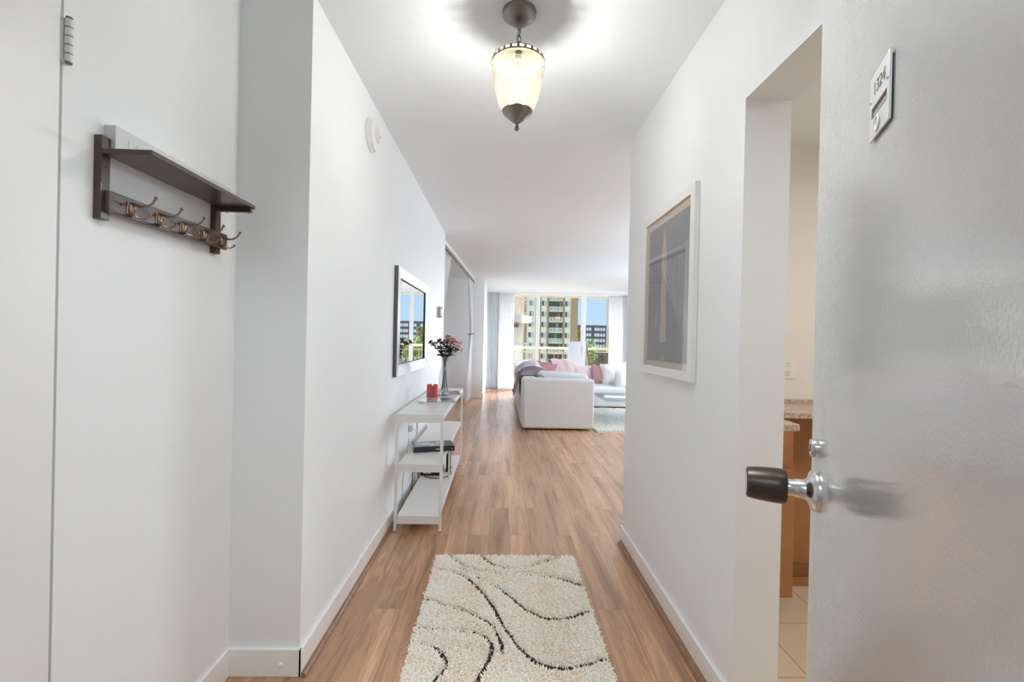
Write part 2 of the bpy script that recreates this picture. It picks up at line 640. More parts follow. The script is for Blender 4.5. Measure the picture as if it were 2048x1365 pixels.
# closet door in the niche wall, with its hinge
d2 = tag(MB().box(-0.947, -0.934, -0.095, 0.961, 0.012, 2.36).build('door_2', mat('closet_paint', (0.83, 0.83, 0.82), 0.4), bevel=0.003), kind='structure')
struct('gap_shade', MB().box(-0.9455, -0.9442, 0.961, 0.9758, 0.0, 2.36), DARKGAP)  # dark strip standing in for shade in the gap beside the closet door
b = MB()
for k in range(5):
    z0 = 1.787 + k * 0.0185
    b.lathe([(0, z0), (0.0072, z0), (0.0072, z0 + 0.0160), (0, z0 + 0.0160)], (-0.9285, 0.972, 0), 14)
MB().lathe([(0, 1.784), (0.0060, 1.784), (0.0060, 1.882), (0, 1.882)], (-0.9285, 0.972, 0), 12).build('hinge_pin', mat('hinge_slit_shade', (0.16, 0.16, 0.15), 0.6), d2)  # pin coloured dark to paint shade into the slits between the barrels
b.box(-0.9455, -0.934, 0.960, 0.984, 1.787, 1.879)
b.build('hinge', mat('painted_hinge', (0.72, 0.72, 0.70), 0.35), d2, smooth=True)

# ------------------------------------------------------------------ entry door (open, grey, on the right)
DOORG = mat('grey_door_paint', (0.50, 0.497, 0.49), 0.12, spec=1.0, coat=0.8)
nt = DOORG.node_tree
tcn = nt.nodes.new('ShaderNodeTexCoord')
nz = nt.nodes.new('ShaderNodeTexNoise')
nz.inputs['Scale'].default_value = 260
nz.inputs['Detail'].default_value = 2
nt.links.new(tcn.outputs['Object'], nz.inputs['Vector'])
bp = nt.nodes.new('ShaderNodeBump')
bp.inputs['Strength'].default_value = 0.065
DOORG.node_tree.nodes['Principled BSDF'].inputs['Coat Roughness'].default_value = 0.07
nt.links.new(bp.outputs[0], nt.nodes['Principled BSDF'].inputs['Coat Normal'])
bp.inputs['Distance'].default_value = 0.003
nt.links.new(nz.outputs['Fac'], bp.inputs['Height'])
nt.links.new(bp.outputs[0], nt.nodes['Principled BSDF'].inputs['Normal'])
STEEL = mat('satin_steel', (0.72, 0.72, 0.72), 0.22, 1.0)
BRONZE = mat('dark_bronze', (0.10, 0.078, 0.065), 0.35, 0.9)
DW = 0.914
ang = math.atan2(0.896, 0.443)
ed = Vector((0.55, 0.765, 0))
hinge_pt = ed - Vector((math.cos(ang), math.sin(ang), 0)) * DW
# local frame: +x along the door from hinge to free edge, -y away from the visible face; visible face at y=0
door = bpy.data.objects.new('door_1', None)
door.location = hinge_pt
door.rotation_euler = (0, 0, ang)
COL.objects.link(door)
tag(door, kind='structure')
MB().box(0, DW, -0.044, 0, 0.008, 2.035).build('door_panel', DOORG, door, bevel=0.004, local=True)
MY = Matrix.Rotation(-PI / 2, 4, 'X')          # lathe axis z -> +y (out of the face)
kx, kz = DW - 0.056, 0.983
hd = bpy.data.objects.new('door_knob', None)
hd.location = (kx, 0, kz)
link(hd, door)
MB().lathe([(0, 0), (0.034, 0), (0.034, 0.004), (0.031, 0.009), (0.020, 0.013), (0.016, 0.017), (0.015, 0.030), (0.0135, 0.032),
            (0.0135, 0.046), (0, 0.046)], (0, 0, 0), 40, MY).build('rosette', STEEL, hd, smooth=True, local=True)
MB().lathe([(0, 0.044), (0.0265, 0.044), (0.0285, 0.048), (0.0290, 0.060), (0.0275, 0.086), (0.0255, 0.101), (0.023, 0.103), (0.022, 0.101), (0, 0.100)],
           (0, 0, 0), 40, MY).build('knob', BRONZE, hd, smooth=True, local=True)
MB().lathe([(0, 0.1005), (0.0185, 0.1005), (0.0185, 0.1030), (0, 0.1032)], (0, 0, 0), 32, MY).build('keyway_face', STEEL, hd, smooth=True, local=True)
lk = MB().lathe([(0, 0), (0.0155, 0), (0.0155, 0.006), (0.0135, 0.010), (0.009, 0.0105), (0, 0.0105)], (DW - 0.052, 0, 1.052), 32, MY).build('lock_cylinder', STEEL, door, smooth=True, local=True)
MB().box(DW - 0.053, DW - 0.051, 0.0100, 0.0112, 1.046, 1.058).build('keyhole', mat('black_slot', (0.02, 0.02, 0.02), 0.5), lk, local=True)

# unit number plate on the door (stands off the face a little)
PX0, PX1, PZ0, PZ1 = DW - 0.369, DW - 0.306, 1.450, 1.521
plate = thing('number_plate', 'silver unit number plate 1324 fixed on the open grey entry door', 'number plate', hinge_pt, ang)
PLM = mat('brushed_plate', (0.80, 0.80, 0.78), 0.38, 0.35)
sx0, sx1, sz0, sz1 = PX0 + 0.007, PX1 - 0.007, 1.473, 1.485
b = MB()
y0, y1 = 0.0014, 0.0034
b.box(PX0, PX1, y0, y1, sz1, PZ1)
b.box(PX0, PX1, y0, y1, PZ0, sz0)
b.box(PX0, sx0, y0, y1, sz0, sz1)
b.box(sx1, PX1, y0, y1, sz0, sz1)
b.build('plate', PLM, plate, local=True)
MB().box(PX0 + 0.004, PX1 - 0.004, 0.0, y0, PZ0 + 0.004, PZ1 - 0.004).build('backing', mat('dark_insert', (0.10, 0.09, 0.085), 0.4), plate, local=True)
MB().box(sx0, sx1, y0, 0.0018, sz0, sz1).build('name_insert', mat('dark_insert', (0.10, 0.09, 0.085), 0.4), plate, local=True)
random.seed(4)
b = MB()
xx = sx0 + 0.003
while xx < sx1 - 0.005:
    w = random.uniform(0.0016, 0.003)
    b.box(xx, xx + w, 0.0018, 0.0021, sz0 + 0.0035, sz0 + random.uniform(0.0065, 0.008))
    xx += w + 0.0011
b.build('name_lettering', mat('pale_letters', (0.65, 0.63, 0.6), 0.5), plate, local=True)
ink = mat('engraved_ink', (0.27, 0.27, 0.265), 0.6)
# text faces +y (out of the visible face); its reading direction runs from free edge (left in view) towards the hinge
TM = lambda x, z, y=0.0035: Matrix.Translation((x, y, z)) @ Matrix.Rotation(PI, 4, 'Z') @ Matrix.Rotation(PI / 2, 4, 'X')
text('number', '1324', 0.0195, TM((PX0 + PX1) / 2, 1.503), ink, plate)
MB().lathe([(0, y1), (0.0088, y1), (0.0088, y1 + 0.0012), (0.007, y1 + 0.0016), (0.0055, y1 + 0.0006), (0, y1 + 0.0006)], ((PX0 + PX1) / 2 + 0.004, 0, 1.4615), 30, MY).build('bell_button', PLM, plate, smooth=True, local=True)
for sx, sz in ((PX0 + 0.0045, 1.4935), (PX1 - 0.0045, 1.4935)):
    MB().lathe([(0, y1), (0.0022, y1), (0.0016, y1 + 0.001), (0, y1 + 0.001)], (sx, 0, sz), 12, MY).build('screw', STEEL, plate, smooth=True, local=True)

# ------------------------------------------------------------------ coat rack on the niche wall
RW = mat('rack_wood', (0.085, 0.048, 0.03), 0.35, var=(40, (0.055, 0.032, 0.022)), coat=0.2)
HOOKM = mat('hook_bronze', (0.30, 0.22, 0.165), 0.33, 0.9)
rack = thing('coat_rack', 'dark wooden coat rack with shelf and five bronze hooks on the left wall', 'coat rack', (-0.935, 1.28, 1.476))
MB().box(-0.945, -0.927, 1.052, 1.076, 1.478, 1.672).build('post', RW, rack, bevel=0.0015)
MB().box(-0.945, -0.927, 1.466, 1.492, 1.478, 1.640).build('post', RW, rack, bevel=0.0015)
MB().box(-0.927, -0.813, 1.052, 1.486, 1.628, 1.640).build('shelf', RW, rack, bevel=0.0015)
b = MB()
b.box(-0.924, -0.818, 1.466, 1.478, 1.614, 1.628)
b.build('shelf_batten', RW, rack, bevel=0.001)
MB().box(-0.927, -0.915, 1.060, 1.508, 1.496, 1.546).build('hook_rail', RW, rack, bevel=0.0015)
DK = mat('screw_dark', (0.02, 0.015, 0.012), 0.5)
for (y, z) in ((1.064, 1.600), (1.478, 1.60), (1.092, 1.523)):
    MB().lathe([(0, 0), (0.0026, 0), (0.0026, 0.0008), (0, 0.0008)], (-0.927 if z > 1.55 else -0.915, y, z), 12, Matrix.Rotation(PI / 2, 4, 'Y')).build('screw', DK, rack)
for (x, y) in ((-0.835, 1.07), (-0.90, 1.48), (-0.83, 1.48)):
    zb = 1.6275 if y < 1.2 else 1.6135
    MB().lathe([(0, 0), (0.003, 0), (0.003, 0.0008), (0, 0.0008)], (x, y, zb), 12).build('screw', DK, rack)
def hook(y):
    x0, z0 = -0.915, 1.519
    h = MB()
    h.lathe([(0, 0), (0.0125, 0), (0.0115, 0.004), (0.006, 0.007), (0, 0.008)], (x0, y, z0), 18, Matrix.Rotation(PI / 2, 4, 'Y') @ Matrix.Diagonal((1.35, 0.8, 1, 1)))
    h.tube([(x0 + 0.002, y, z0 + 0.013), (x0 + 0.010, y, z0 + 0.012), (x0 + 0.022, y + 0.001, z0 + 0.007), (x0 + 0.036, y + 0.002, z0 + 0.008), (x0 + 0.048, y + 0.003, z0 + 0.016), (x0 + 0.056, y + 0.004, z0 + 0.029)],
           [0.005, 0.0045, 0.0034, 0.0029, 0.0026, 0.0026], 8)
    h.sphere((x0 + 0.0565, y + 0.004, z0 + 0.0305), 0.0042, 10, 8)
    for s in (-1, 1):
        h.tube([(x0 + 0.003, y, z0 - 0.012), (x0 + 0.010, y + s * 0.007, z0 - 0.018), (x0 + 0.019, y + s * 0.015, z0 - 0.019), (x0 + 0.026, y + s * 0.021, z0 - 0.013), (x0 + 0.028, y + s * 0.022, z0 - 0.009)],
               [0.0042, 0.0032, 0.0026, 0.0023, 0.0022], 8)
        h.sphere((x0 + 0.0285, y + s * 0.0222, z0 - 0.008), 0.0035, 10, 8)
    h.box(x0, x0 + 0.0015, y - 0.0135, y + 0.0135, z0 - 0.014, z0 + 0.015)
    h.build('hook', HOOKM, rack, smooth=True)
for y in (1.122, 1.212, 1.302, 1.392, 1.478):
    hook(y)
board = thing('sign_board', 'long narrow white sign standing on the coat rack shelf', 'sign', (-0.928, 1.28, 1.641))
MB().box(-0.9445, -0.918, 1.078, 1.530, 1.641, 1.706).build('panel', mat('sign_white', (0.68, 0.68, 0.67), 0.5), board, bevel=0.001)
text('lettering', 'Life', 0.034, Matrix.Translation((0.0102, -0.145, 0.031)) @ Matrix.Rotation(PI / 2, 4, 'Z') @ Matrix.Rotation(PI / 2, 4, 'X'),
     mat('sign_letter', (0.53, 0.54, 0.52), 0.6), board, 0.0002)

# ------------------------------------------------------------------ lantern on the hall ceiling
LX, LY = 0.045, 1.66
PEWTER = mat('lantern_pewter', (0.26, 0.235, 0.215), 0.40, 0.95)
lan = thing('ceiling_lantern', 'pewter lantern with tapered amber-white glass hanging in the hall', 'ceiling light', (LX, LY, H))
MB().lathe([(0, 2.396), (0.012, 2.396), (0.034, 2.402), (0.046, 2.412), (0.052, 2.420), (0.061, 2.425), (0.063, 2.432), (0.063, H), (0, H)], (LX, LY, 0), 48).build('canopy', PEWTER, lan, smooth=True)
b = MB()
for k, (z, rot) in enumerate(((2.386, 0.4), (2.363, 1.97), (2.340, 0.4))):
    pts = []
    for i in range(17):
        a = 2 * PI * i / 16
        q = Vector((0.0075 * math.cos(a), 0, 0.0155 * math.sin(a)))
        q.rotate(Euler((0, 0, rot)))
        pts.append(Vector((LX, LY, z)) + q)
    b.tube(pts, 0.0019, 8, caps=False)
b.build('chain', PEWTER, lan, smooth=True)
MB().tube([(LX + 0.004, LY, 2.398), (LX + 0.006, LY + 0.003, 2.37), (LX - 0.004, LY, 2.34), (LX, LY, 2.31)], 0.0018, 6).build('cord', mat('cord_silver', (0.3, 0.3, 0.3), 0.5), lan, smooth=True)
# pierced cap
b = MB()
SEG = 72
rings = [(0.0995, 2.243), (0.0995, 2.248), (0.0962, 2.2605), (0.0925, 2.264), (0.060, 2.277), (0.030, 2.284), (0.014, 2.292), (0.010, 2.304), (0.0085, 2.326), (0.004, 2.330)]
vs = [(LX + r * math.cos(2 * PI * i / SEG), LY + r * math.sin(2 * PI * i / SEG), z) for r, z in rings for i in range(SEG)]
fs = []
for k in range(len(rings) - 1):
    for i in range(SEG):
        if k == 1 and i % 3 < 2:
            continue
        j = (i + 1) % SEG
        fs.append((k * SEG + i, k * SEG + j, (k + 1) * SEG + j, (k + 1) * SEG + i))
b.add(vs, fs)
b.build('pierced_cap', mat('lantern_cap', (0.20, 0.165, 0.12), 0.6, 0.3), lan, smooth=True, solid=0.0016)
AMBER = thin_glass('seeded_glass', (0.97, 0.93, 0.85), 0.015, 0.06, 0.012, (1.0, 0.88, 0.68))
MB().lathe([(0.055, 2.066), (0.066, 2.085), (0.0755, 2.110), (0.0835, 2.140), (0.0895, 2.175), (0.0945, 2.205), (0.0985, 2.230), (0.1015, 2.240), (0.0985, 2.244)], (LX, LY, 0), 64).build('glass_shade', AMBER, lan, smooth=True)
MB().lathe([(0, 1.998), (0.006, 2.000), (0.0095, 2.007), (0.006, 2.015), (0.004, 2.020), (0.010, 2.026), (0.020, 2.033), (0.029, 2.041), (0.032, 2.046), (0.050, 2.060), (0.0575, 2.070), (0.055, 2.071), (0.03, 2.058), (0, 2.055)],
           (LX, LY, 0), 48).build('bottom_cap', PEWTER, lan, smooth=True)
MB().lathe([(0, 2.056), (0.0035, 2.056), (0.0035, 2.255), (0.011, 2.262), (0.012, 2.278), (0, 2.279)], (LX, LY, 0), 16).build('centre_rod', mat('rod_cream', (0.62, 0.54, 0.42), 0.4), lan, smooth=True)
SOCK = mat('socket_cream', (0.85, 0.80, 0.70), 0.5)
BULBM = mat('bulb_glow', (1, 0.95, 0.85), 0.4, emit=((0.95, 0.975, 1.0), BULB))
for k in range(3):
    a = 2 * PI * k / 3 + 0.5
    x, y = LX + 0.026 * math.cos(a), LY + 0.026 * math.sin(a)
    MB().lathe([(0, 2.060), (0.0075, 2.060), (0.0075, 2.100), (0, 2.100)], (x, y, 0), 16).build('socket', SOCK, lan, smooth=True)
    MB().lathe([(0, 2.100), (0.006, 2.102), (0.0105, 2.115), (0.011, 2.124), (0.0085, 2.140), (0.004, 2.154), (0, 2.160)], (x, y, 0), 16).build('bulb', BULBM, lan, smooth=True)

# fixtures of the added fill lamps, all out of view
FIXW = mat('fixture_white', (0.8, 0.8, 0.8), 0.5)
FIXD = mat('fixture_diffuser', (0.9, 0.9, 0.88), 0.5, emit=((1, 0.97, 0.93), 2.5))
def fill_flush_light(x, y, z, r, label):
    t = thing('fill_flush_light', label, 'ceiling light', (x, y, z))
    MB().lathe([(0, z), (r, z), (r, z - 0.03), (r - 0.02, z - 0.035), (0, z - 0.035)], (x, y, 0), 40).build('fixture_base', FIXW, t, smooth=True)
    MB().lathe([(r - 0.02, z - 0.035), (r - 0.035, z - 0.06), (r * 0.6, z - 0.08), (0, z - 0.09)], (x, y, 0), 40).build('diffuser', FIXD, t, smooth=True)
def fill_globe_light(x, y, e, label):
    t = thing('fill_globe', label, 'ceiling light', (x, y, H))
    MB().lathe([(0, H - 0.03), (0.05, H - 0.03), (0.06, H), (0, H)], (x, y, 0), 32).build('ceiling_cup', FIXW, t, smooth=True)
    MB().cyl((x, y, H - 0.03), (x, y, H - 0.36), 0.006, 10).build('cord', FIXW, t, smooth=True)
    MB().sphere((x, y, H - 0.47), 0.115, 28, 18).build('globe', mat('globe_glow_%d' % int(e), (0.9, 0.9, 0.9), 0.5, emit=((0.76, 0.89, 1.0), e)), t, smooth=True)
for (x, y, e), w in zip(FILL_GLOBES, ('nearest the hall in the living room', 'over the far end of the living room', 'in the curtained alcove')):
    fill_globe_light(x, y, e, 'added white fill globe ' + w)
fill_flush_light(1.9, 1.1, 2.325, 0.19, 'added round white fill light in the kitchen')
t = thing('fill_downlight', 'added round recessed fill lamp in the entry ceiling', 'ceiling light', (0.12, 0.85, H))
MB().lathe([(0.060, H - 0.001), (0.082, H - 0.001), (0.082, H - 0.006), (0.070, H - 0.009), (0.060, H - 0.006), (0.060, H - 0.001)], (0.12, 0.85, 0), 40).build('trim_ring', FIXW, t, smooth=True)
t = thing('corridor_fill', 'added rectangular fill light in the unseen corridor outside the entry', 'ceiling light', (-0.35, -1.15, H))
MB().box(-0.98, 0.28, -1.43, -0.87, 2.38, H - 0.002).build('fixture_base', FIXW, t, bevel=0.004)

# ------------------------------------------------------------------ smoke alarm, thermostat
sm = thing('smoke_alarm', 'round white smoke alarm high on the left hall wall', 'smoke alarm', (-0.688, 2.30, 2.249))
MX = Matrix.Rotation(PI / 2, 4, 'Y')
PLAST = mat('white_plastic', (0.80, 0.80, 0.785), 0.4)
MB().lathe([(0, 0), (0.084, 0), (0.084, 0.010), (0.078, 0.013), (0.077, 0.030), (0.070, 0.036), (0.040, 0.037), (0.037, 0.033), (0, 0.033)], (-0.6875, 2.30, 2.249), 48, MX).build('housing', PLAST, sm, smooth=True)
MB().lathe([(0, 0.033), (0.034, 0.033), (0.031, 0.040), (0, 0.041)], (-0.6875, 2.30, 2.249), 32, MX).build('cover_disc', mat('white_plastic_dim', (0.70, 0.70, 0.685), 0.5), sm, smooth=True)
MB().lathe([(0, 0.036), (0.003, 0.036), (0.003, 0.038), (0, 0.038)], (-0.6875, 2.352, 2.262), 10, MX).build('status_light', mat('led_dark', (0.06, 0.05, 0.05), 0.3), sm)
th = thing('door_chime', 'small grey wall box with two knobs near the end of the left hall wall', 'wall box', (-0.67, 4.78, 1.49))
MB().box(-0.672, -0.632, 4.73, 4.84, 1.436, 1.550).build('housing', mat('chime_grey', (0.42, 0.42, 0.43), 0.45), th, bevel=0.003)
for z in (1.447, 1.538):
    MB().lathe([(0, 0), (0.006, 0), (0.006, 0.006), (0.008, 0.008), (0.008, 0.014), (0, 0.015)], (-0.632, 4.745, z), 14, MX).build('knob', mat('chime_knob', (0.25, 0.24, 0.23), 0.4, 0.6), th, smooth=True)

# ------------------------------------------------------------------ mirror on the left wall
mir = thing('wall_mirror', 'rectangular mirror in a wide silver frame over the white console table', 'mirror', (-0.675, 3.43, 0.96))
mir.rotation_euler.z = -math.atan2(0.025, 3.64)
MY0, MY1, MZ0, MZ1 = 2.87, 4.02, 0.962, 1.678
GY0, GY1, GZ0, GZ1 = 2.975, 3.93, 1.035, 1.612
xw, xf, xg = -0.684, -0.655, -0.669
MFR = mat('silver_frame', (0.47, 0.50, 0.52), 0.35, 0.35)
MSIDE = mat('mirror_side', (0.12, 0.115, 0.11), 0.5)
o = MB().box(xw, xf - 0.004, MY0, MY1, MZ0, MZ1).build('frame_back', MSIDE, mir)
vs = [(xf, MY0, MZ0), (xf, MY1, MZ0), (xf, MY1, MZ1), (xf, MY0, MZ1), (xg + 0.006, GY0, GZ0), (xg + 0.006, GY1, GZ0), (xg + 0.006, GY1, GZ1), (xg + 0.006, GY0, GZ1),
      (xf - 0.004, MY0, MZ0), (xf - 0.004, MY1, MZ0), (xf - 0.004, MY1, MZ1), (xf - 0.004, MY0, MZ1)]
# the frame is a picture-frame moulding: outer rim, sloping face, inner edge
bm_back = MB()
fs = [(0, 1, 5, 4), (1, 2, 6, 5), (2, 3, 7, 6), (3, 0, 4, 7), (0, 8, 9, 1), (1, 9, 10, 2), (2, 10, 11, 3), (3, 11, 8, 0)]
bpy.data.objects.remove(o)
b = MB()
for (a0, a1, c0, c1) in ((MY0, MY1, MZ0, GZ0 - 0.004), (MY0, MY1, GZ1 + 0.004, MZ1), (MY0, GY0 - 0.004, GZ0 - 0.004, GZ1 + 0.004), (GY1 + 0.004, MY1, GZ0 - 0.004, GZ1 + 0.004)):
    b.box(xw, xg - 0.004, a0, a1, c0, c1)
vs2 = [(xg - 0.004, MY0, MZ0), (xg - 0.004, MY1, MZ0), (xg - 0.004, MY1, MZ1), (xg - 0.004, MY0, MZ1), (xf - 0.001, MY0, MZ0), (xf - 0.001, MY1, MZ0), (xf - 0.001, MY1, MZ1), (xf - 0.001, MY0, MZ1)]
b.add(vs2, [(0, 1, 5, 4), (1, 2, 6, 5), (2, 3, 7, 6), (3, 0, 4, 7)])
b.build('frame_side', MSIDE, mir)
MB().add(vs, fs[:4]).build('frame_face', MFR, mir, solid=0.002)
b = MB()
for (a0, a1, c0, c1) in ((GY0, GY1, GZ0, GZ0 + 0.004), (GY0, GY1, GZ1 - 0.004, GZ1), (GY0, GY0 + 0.004, GZ0, GZ1), (GY1 - 0.006, GY1, GZ0, GZ1)):
    b.box(xg - 0.003, xg + 0.007, a0, a1, c0, c1)
b.build('inner_edge', MSIDE, mir)
MB().box(xg - 0.006, xg - 0.002, GY0, GY1, GZ0, GZ1).build('mirror_glass', mat('mirror_silver', (0.93, 0.94, 0.94), 0.0, 1.0), mir)

# ------------------------------------------------------------------ framed picture on the right wall
pic = thing('framed_picture', 'white framed photograph of a floodlit obelisk on the right wall', 'picture', (0.755, 2.02, 1.066))
FY0, FY1, FZ0, FZ1 = 1.725, 2.345, 1.066, 1.860
fw = 0.040
PFR = mat('picture_frame_white', (0.84, 0.84, 0.82), 0.35)
fx0, fx1 = 0.750, 0.771
def ring_frame(x0, x1, y0, y1, z0, z1, w):
    o_ = [(y0, z0), (y1, z0), (y1, z1), (y0, z1)]
    n_ = [(y0 + w, z0 + w), (y1 - w, z0 + w), (y1 - w, z1 - w), (y0 + w, z1 - w)]
    vs = [(x, y, z) for x in (x0, x1) for y, z in o_ + n_]
    fs = []
    for k in range(4):
        l = (k + 1) % 4
        fs += [(k, l, 4 + l, 4 + k), (8 + k, 12 + k, 12 + l, 8 + l), (k, 8 + k, 8 + l, l), (4 + k, 4 + l, 12 + l, 12 + k)]
    return MB().add(vs, fs)
ring_frame(fx0, fx1, FY0, FY1, FZ0, FZ1, fw).build('frame', PFR, pic, bevel=0.0015)
MB().box(0.7625, 0.768, FY0 + fw, FY1 - fw, FZ0 + fw, FZ1 - fw).build('mat_board', mat('mat_beige', (0.76, 0.645, 0.525), 0.8), pic)
# the photograph: dusk-grey sheet, pale obelisk, small lit building, dots of lamps
AY0, AY1, AZ0, AZ1 = FY0 + fw + 0.03, FY1 - fw - 0.03, FZ0 + fw + 0.028, FZ1 - fw - 0.035
art = MB().box(0.7612, 0.763, AY0, AY1, AZ0, AZ1).build('photograph', mat('art_grey', (0.25, 0.257, 0.265), 0.5, var=(7, (0.28, 0.285, 0.29))), pic)
CREAM = mat('art_cream', (0.62, 0.54, 0.43), 0.6)
xa0, xa1 = 0.7604, 0.7613
MB().prism_yz([(2.028, 1.224), (2.102, 1.224), (2.094, 1.665), (2.068, 1.758), (2.042, 1.665)], xa0, xa1).build('obelisk', CREAM, art)
APALE = mat('art_pale', (0.42, 0.40, 0.37), 0.6)
b = MB()
b.prism_yz([(2.13, 1.298), (2.175, 1.298), (2.172, 1.345), (2.162, 1.375), (2.154, 1.405), (2.151, 1.42), (2.148, 1.405), (2.140, 1.375), (2.132, 1.345)], xa0, xa1)
b.build('lit_spire', APALE, art)
for (y, z) in ((2.21, 1.225), (2.24, 1.212), (2.235, 1.19), (2.22, 1.19), (2.20, 1.185), (2.25, 1.19), (2.07, 1.135), (1.96, 1.305), (1.98, 1.30)):
    MB().box(xa0, xa1, y - 0.004, y + 0.004, z - 0.006, z + 0.006).build('lit_window', APALE, art)
MB().prism_yz([(2.035, 1.137), (2.095, 1.137), (2.09, 1.165), (2.04, 1.165)], xa0, xa1).build('lit_rotunda', APALE, art)
GLZ = thin_glass('picture_glass', (0.98, 0.98, 0.98), 0.07, 0.0)
MB().box(0.7562, 0.7582, FY0 + fw, FY1 - fw, FZ0 + fw, FZ1 - fw).build('glazing', GLZ, pic)

# ------------------------------------------------------------------ console table
CX0, CX1, CY0, CY1 = -0.640, -0.342, 2.795, 4.275
con = thing('console_table', 'white metal console table with three shelves against the left hall wall', 'console table', (-0.49, 3.53, 0))
MB().box(CX0, CX1, CY0, CY1, 0.705, 0.740).build('tabletop', WHITE_METAL, con, bevel=0.002)
MB().box(CX0 + 0.020, CX1 - 0.018, CY0 + 0.004, CY1 - 0.004, 0.390, 0.425).build('shelf', WHITE_METAL, con, bevel=0.002)
MB().box(CX0 + 0.020, CX1 - 0.018, CY0 + 0.004, CY1 - 0.004, 0.066, 0.100).build('shelf', WHITE_METAL, con, bevel=0.002)
lw = 0.018
for (x, y) in ((CX0, CY0), (CX1 - lw, CY0), (CX0, CY1 - lw), (CX1 - lw, CY1 - lw)):
    g = MB().box(x, x + lw, y, y + lw, 0.004, 0.705).build('leg', WHITE_METAL, con, bevel=0.0015)
    MB().box(x + 0.001, x + lw - 0.001, y + 0.001, y + lw - 0.001, 0.0, 0.004).build('foot_pad', mat('black_rubber', (0.03, 0.03, 0.03), 0.6), g)
MB().box(CX0, CX0 + 0.014, 3.50, 3.514, 0.10, 0.705).build('support_post', WHITE_METAL, con)
MB().box(CX1 - 0.042, CX1 - 0.030, 3.50, 3.512, 0.10, 0.390).build('support_post', WHITE_METAL, con)
for y in (CY0, CY1 - lw):
    for z0, z1 in ((0.687, 0.705), (0.376, 0.390), (0.050, 0.066)):
        MB().box(CX0 + lw, CX1 - lw, y + 0.001, y + lw - 0.001, z0, z1).build('crossbar', WHITE_METAL, con)

BLACK = mat('black_plastic', (0.02, 0.02, 0.022), 0.35)
PAPER = mat('paper_edge', (0.75, 0.74, 0.72), 0.8)
# magazines on the console top
def magazine(x, y, rz, w, d, h, label, cover, bands):
    t = thing('magazine', label, 'magazine', (x, y, 0.740), rz)
    MB().box(-w / 2, w / 2, -d / 2, d / 2, 0.0, h * 0.8).build('pages', PAPER, t, local=True)
    c = MB().grid(lambda u, v: (-w / 2 + w * u, -d / 2 + d * v, h * 0.85 + 0.004 * max(0, u - 0.72) ** 2 * 12), 12, 2).build('cover', cover, t, local=True, solid=0.001)
    g = MB()
    for (u0, u1, v0, v1) in bands:
        g.grid(lambda u, v: (-w / 2 + w * (u0 + (u1 - u0) * u), -d / 2 + d * (v0 + (v1 - v0) * v), h * 0.85 + 0.0008 + 0.004 * max(0, u0 + (u1 - u0) * u - 0.72) ** 2 * 12), 6, 1)
    g.build('cover_picture', mat('cover_dark', (0.06, 0.06, 0.065), 0.15), c, local=True)
    return t
magazine(-0.475, 3.40, R(12), 0.265, 0.25, 0.010, 'glossy magazine under the red candle on the console top', mat('cover_pale', (0.55, 0.56, 0.57), 0.12),
         [(0.0, 1.0, 0.0, 0.10), (0.0, 1.0, 0.92, 1.0), (0.62, 0.95, 0.3, 0.8)])
magazine(-0.475, 3.86, R(10), 0.27, 0.25, 0.010, 'dark glossy magazine under the glass vase on the console top', mat('cover_slate', (0.22, 0.23, 0.25), 0.12),
         [(0.0, 1.0, 0.0, 0.18), (0.5, 1.0, 0.18, 0.9)])

# candle in red glass
can = thing('candle', 'red glass jar candle burning on the console top', 'candle', (-0.510, 3.44, 0.7502))
REDG = mat('red_glass', (0.52, 0.055, 0.045), 0.08, spec=0.6, coat=0.3)
MB().lathe([(0, 0.0), (0.040, 0.0), (0.043, 0.004), (0.0445, 0.020), (0.0445, 0.108), (0.0435, 0.1095), (0.0415, 0.108), (0.041, 0.088), (0, 0.088)], (0, 0, 0), 40).build('jar', REDG, can, smooth=True, local=True)
MB().lathe([(0, 0.0885), (0.0405, 0.0885), (0.040, 0.0905), (0, 0.0905)], (0, 0, 0), 32).build('wax', mat('pink_wax', (0.85, 0.45, 0.38), 0.5), can, local=True)
MB().cyl((0, 0, 0.090), (0, 0, 0.099), 0.0012, 8).build('wick', BLACK, can, local=True)
MB().lathe([(0, 0.098), (0.003, 0.101), (0.0042, 0.106), (0.003, 0.113), (0, 0.122)], (0, 0, 0), 12).build('flame', mat('flame_glow', (1, 0.8, 0.4), 0.5, emit=((1, 0.72, 0.35), 14)), can, smooth=True, local=True)
MB().lathe([(0, 0), (0.041, 0), (0.0435, 0.003), (0.0445, 0.012)], (0, 0, -0.0001), 40).build('jar_foot', mat('pink_clear_glass', (0.80, 0.42, 0.42), 0.05, spec=0.7), can, smooth=True, local=True)

# vase and carnations
VX, VY, VZ = -0.458, 3.745, 0.7505
vase = thing('glass_vase', 'clear waisted glass vase of carnations on the console top', 'vase', (VX, VY, VZ))
VG = thin_glass('vase_glass', (0.84, 0.87, 0.88), 0.14, 0.02, edge=0.8)
MB().lathe([(0, 0.0), (0.040, 0.0), (0.043, 0.006), (0.046, 0.05), (0.048, 0.10), (0.047, 0.14), (0.041, 0.18), (0.033, 0.22), (0.029, 0.25), (0.030, 0.28), (0.035, 0.305), (0.038, 0.315)], (0, 0, 0), 40).build('vase_body', VG, vase, smooth=True, local=True)
MB().lathe([(0, 0.002), (0.040, 0.002), (0.042, 0.008), (0.041, 0.022), (0.036, 0.026), (0, 0.027)], (0, 0, 0), 32).build('vase_base', mat('base_glass', (0.80, 0.83, 0.85), 0.05, spec=0.8, trans=0.85, ior=1.3), vase, smooth=True, local=True)
STEM = mat('stem_green', (0.055, 0.075, 0.045), 0.5)
LEAF = mat('leaf_green', (0.05, 0.072, 0.045), 0.5)
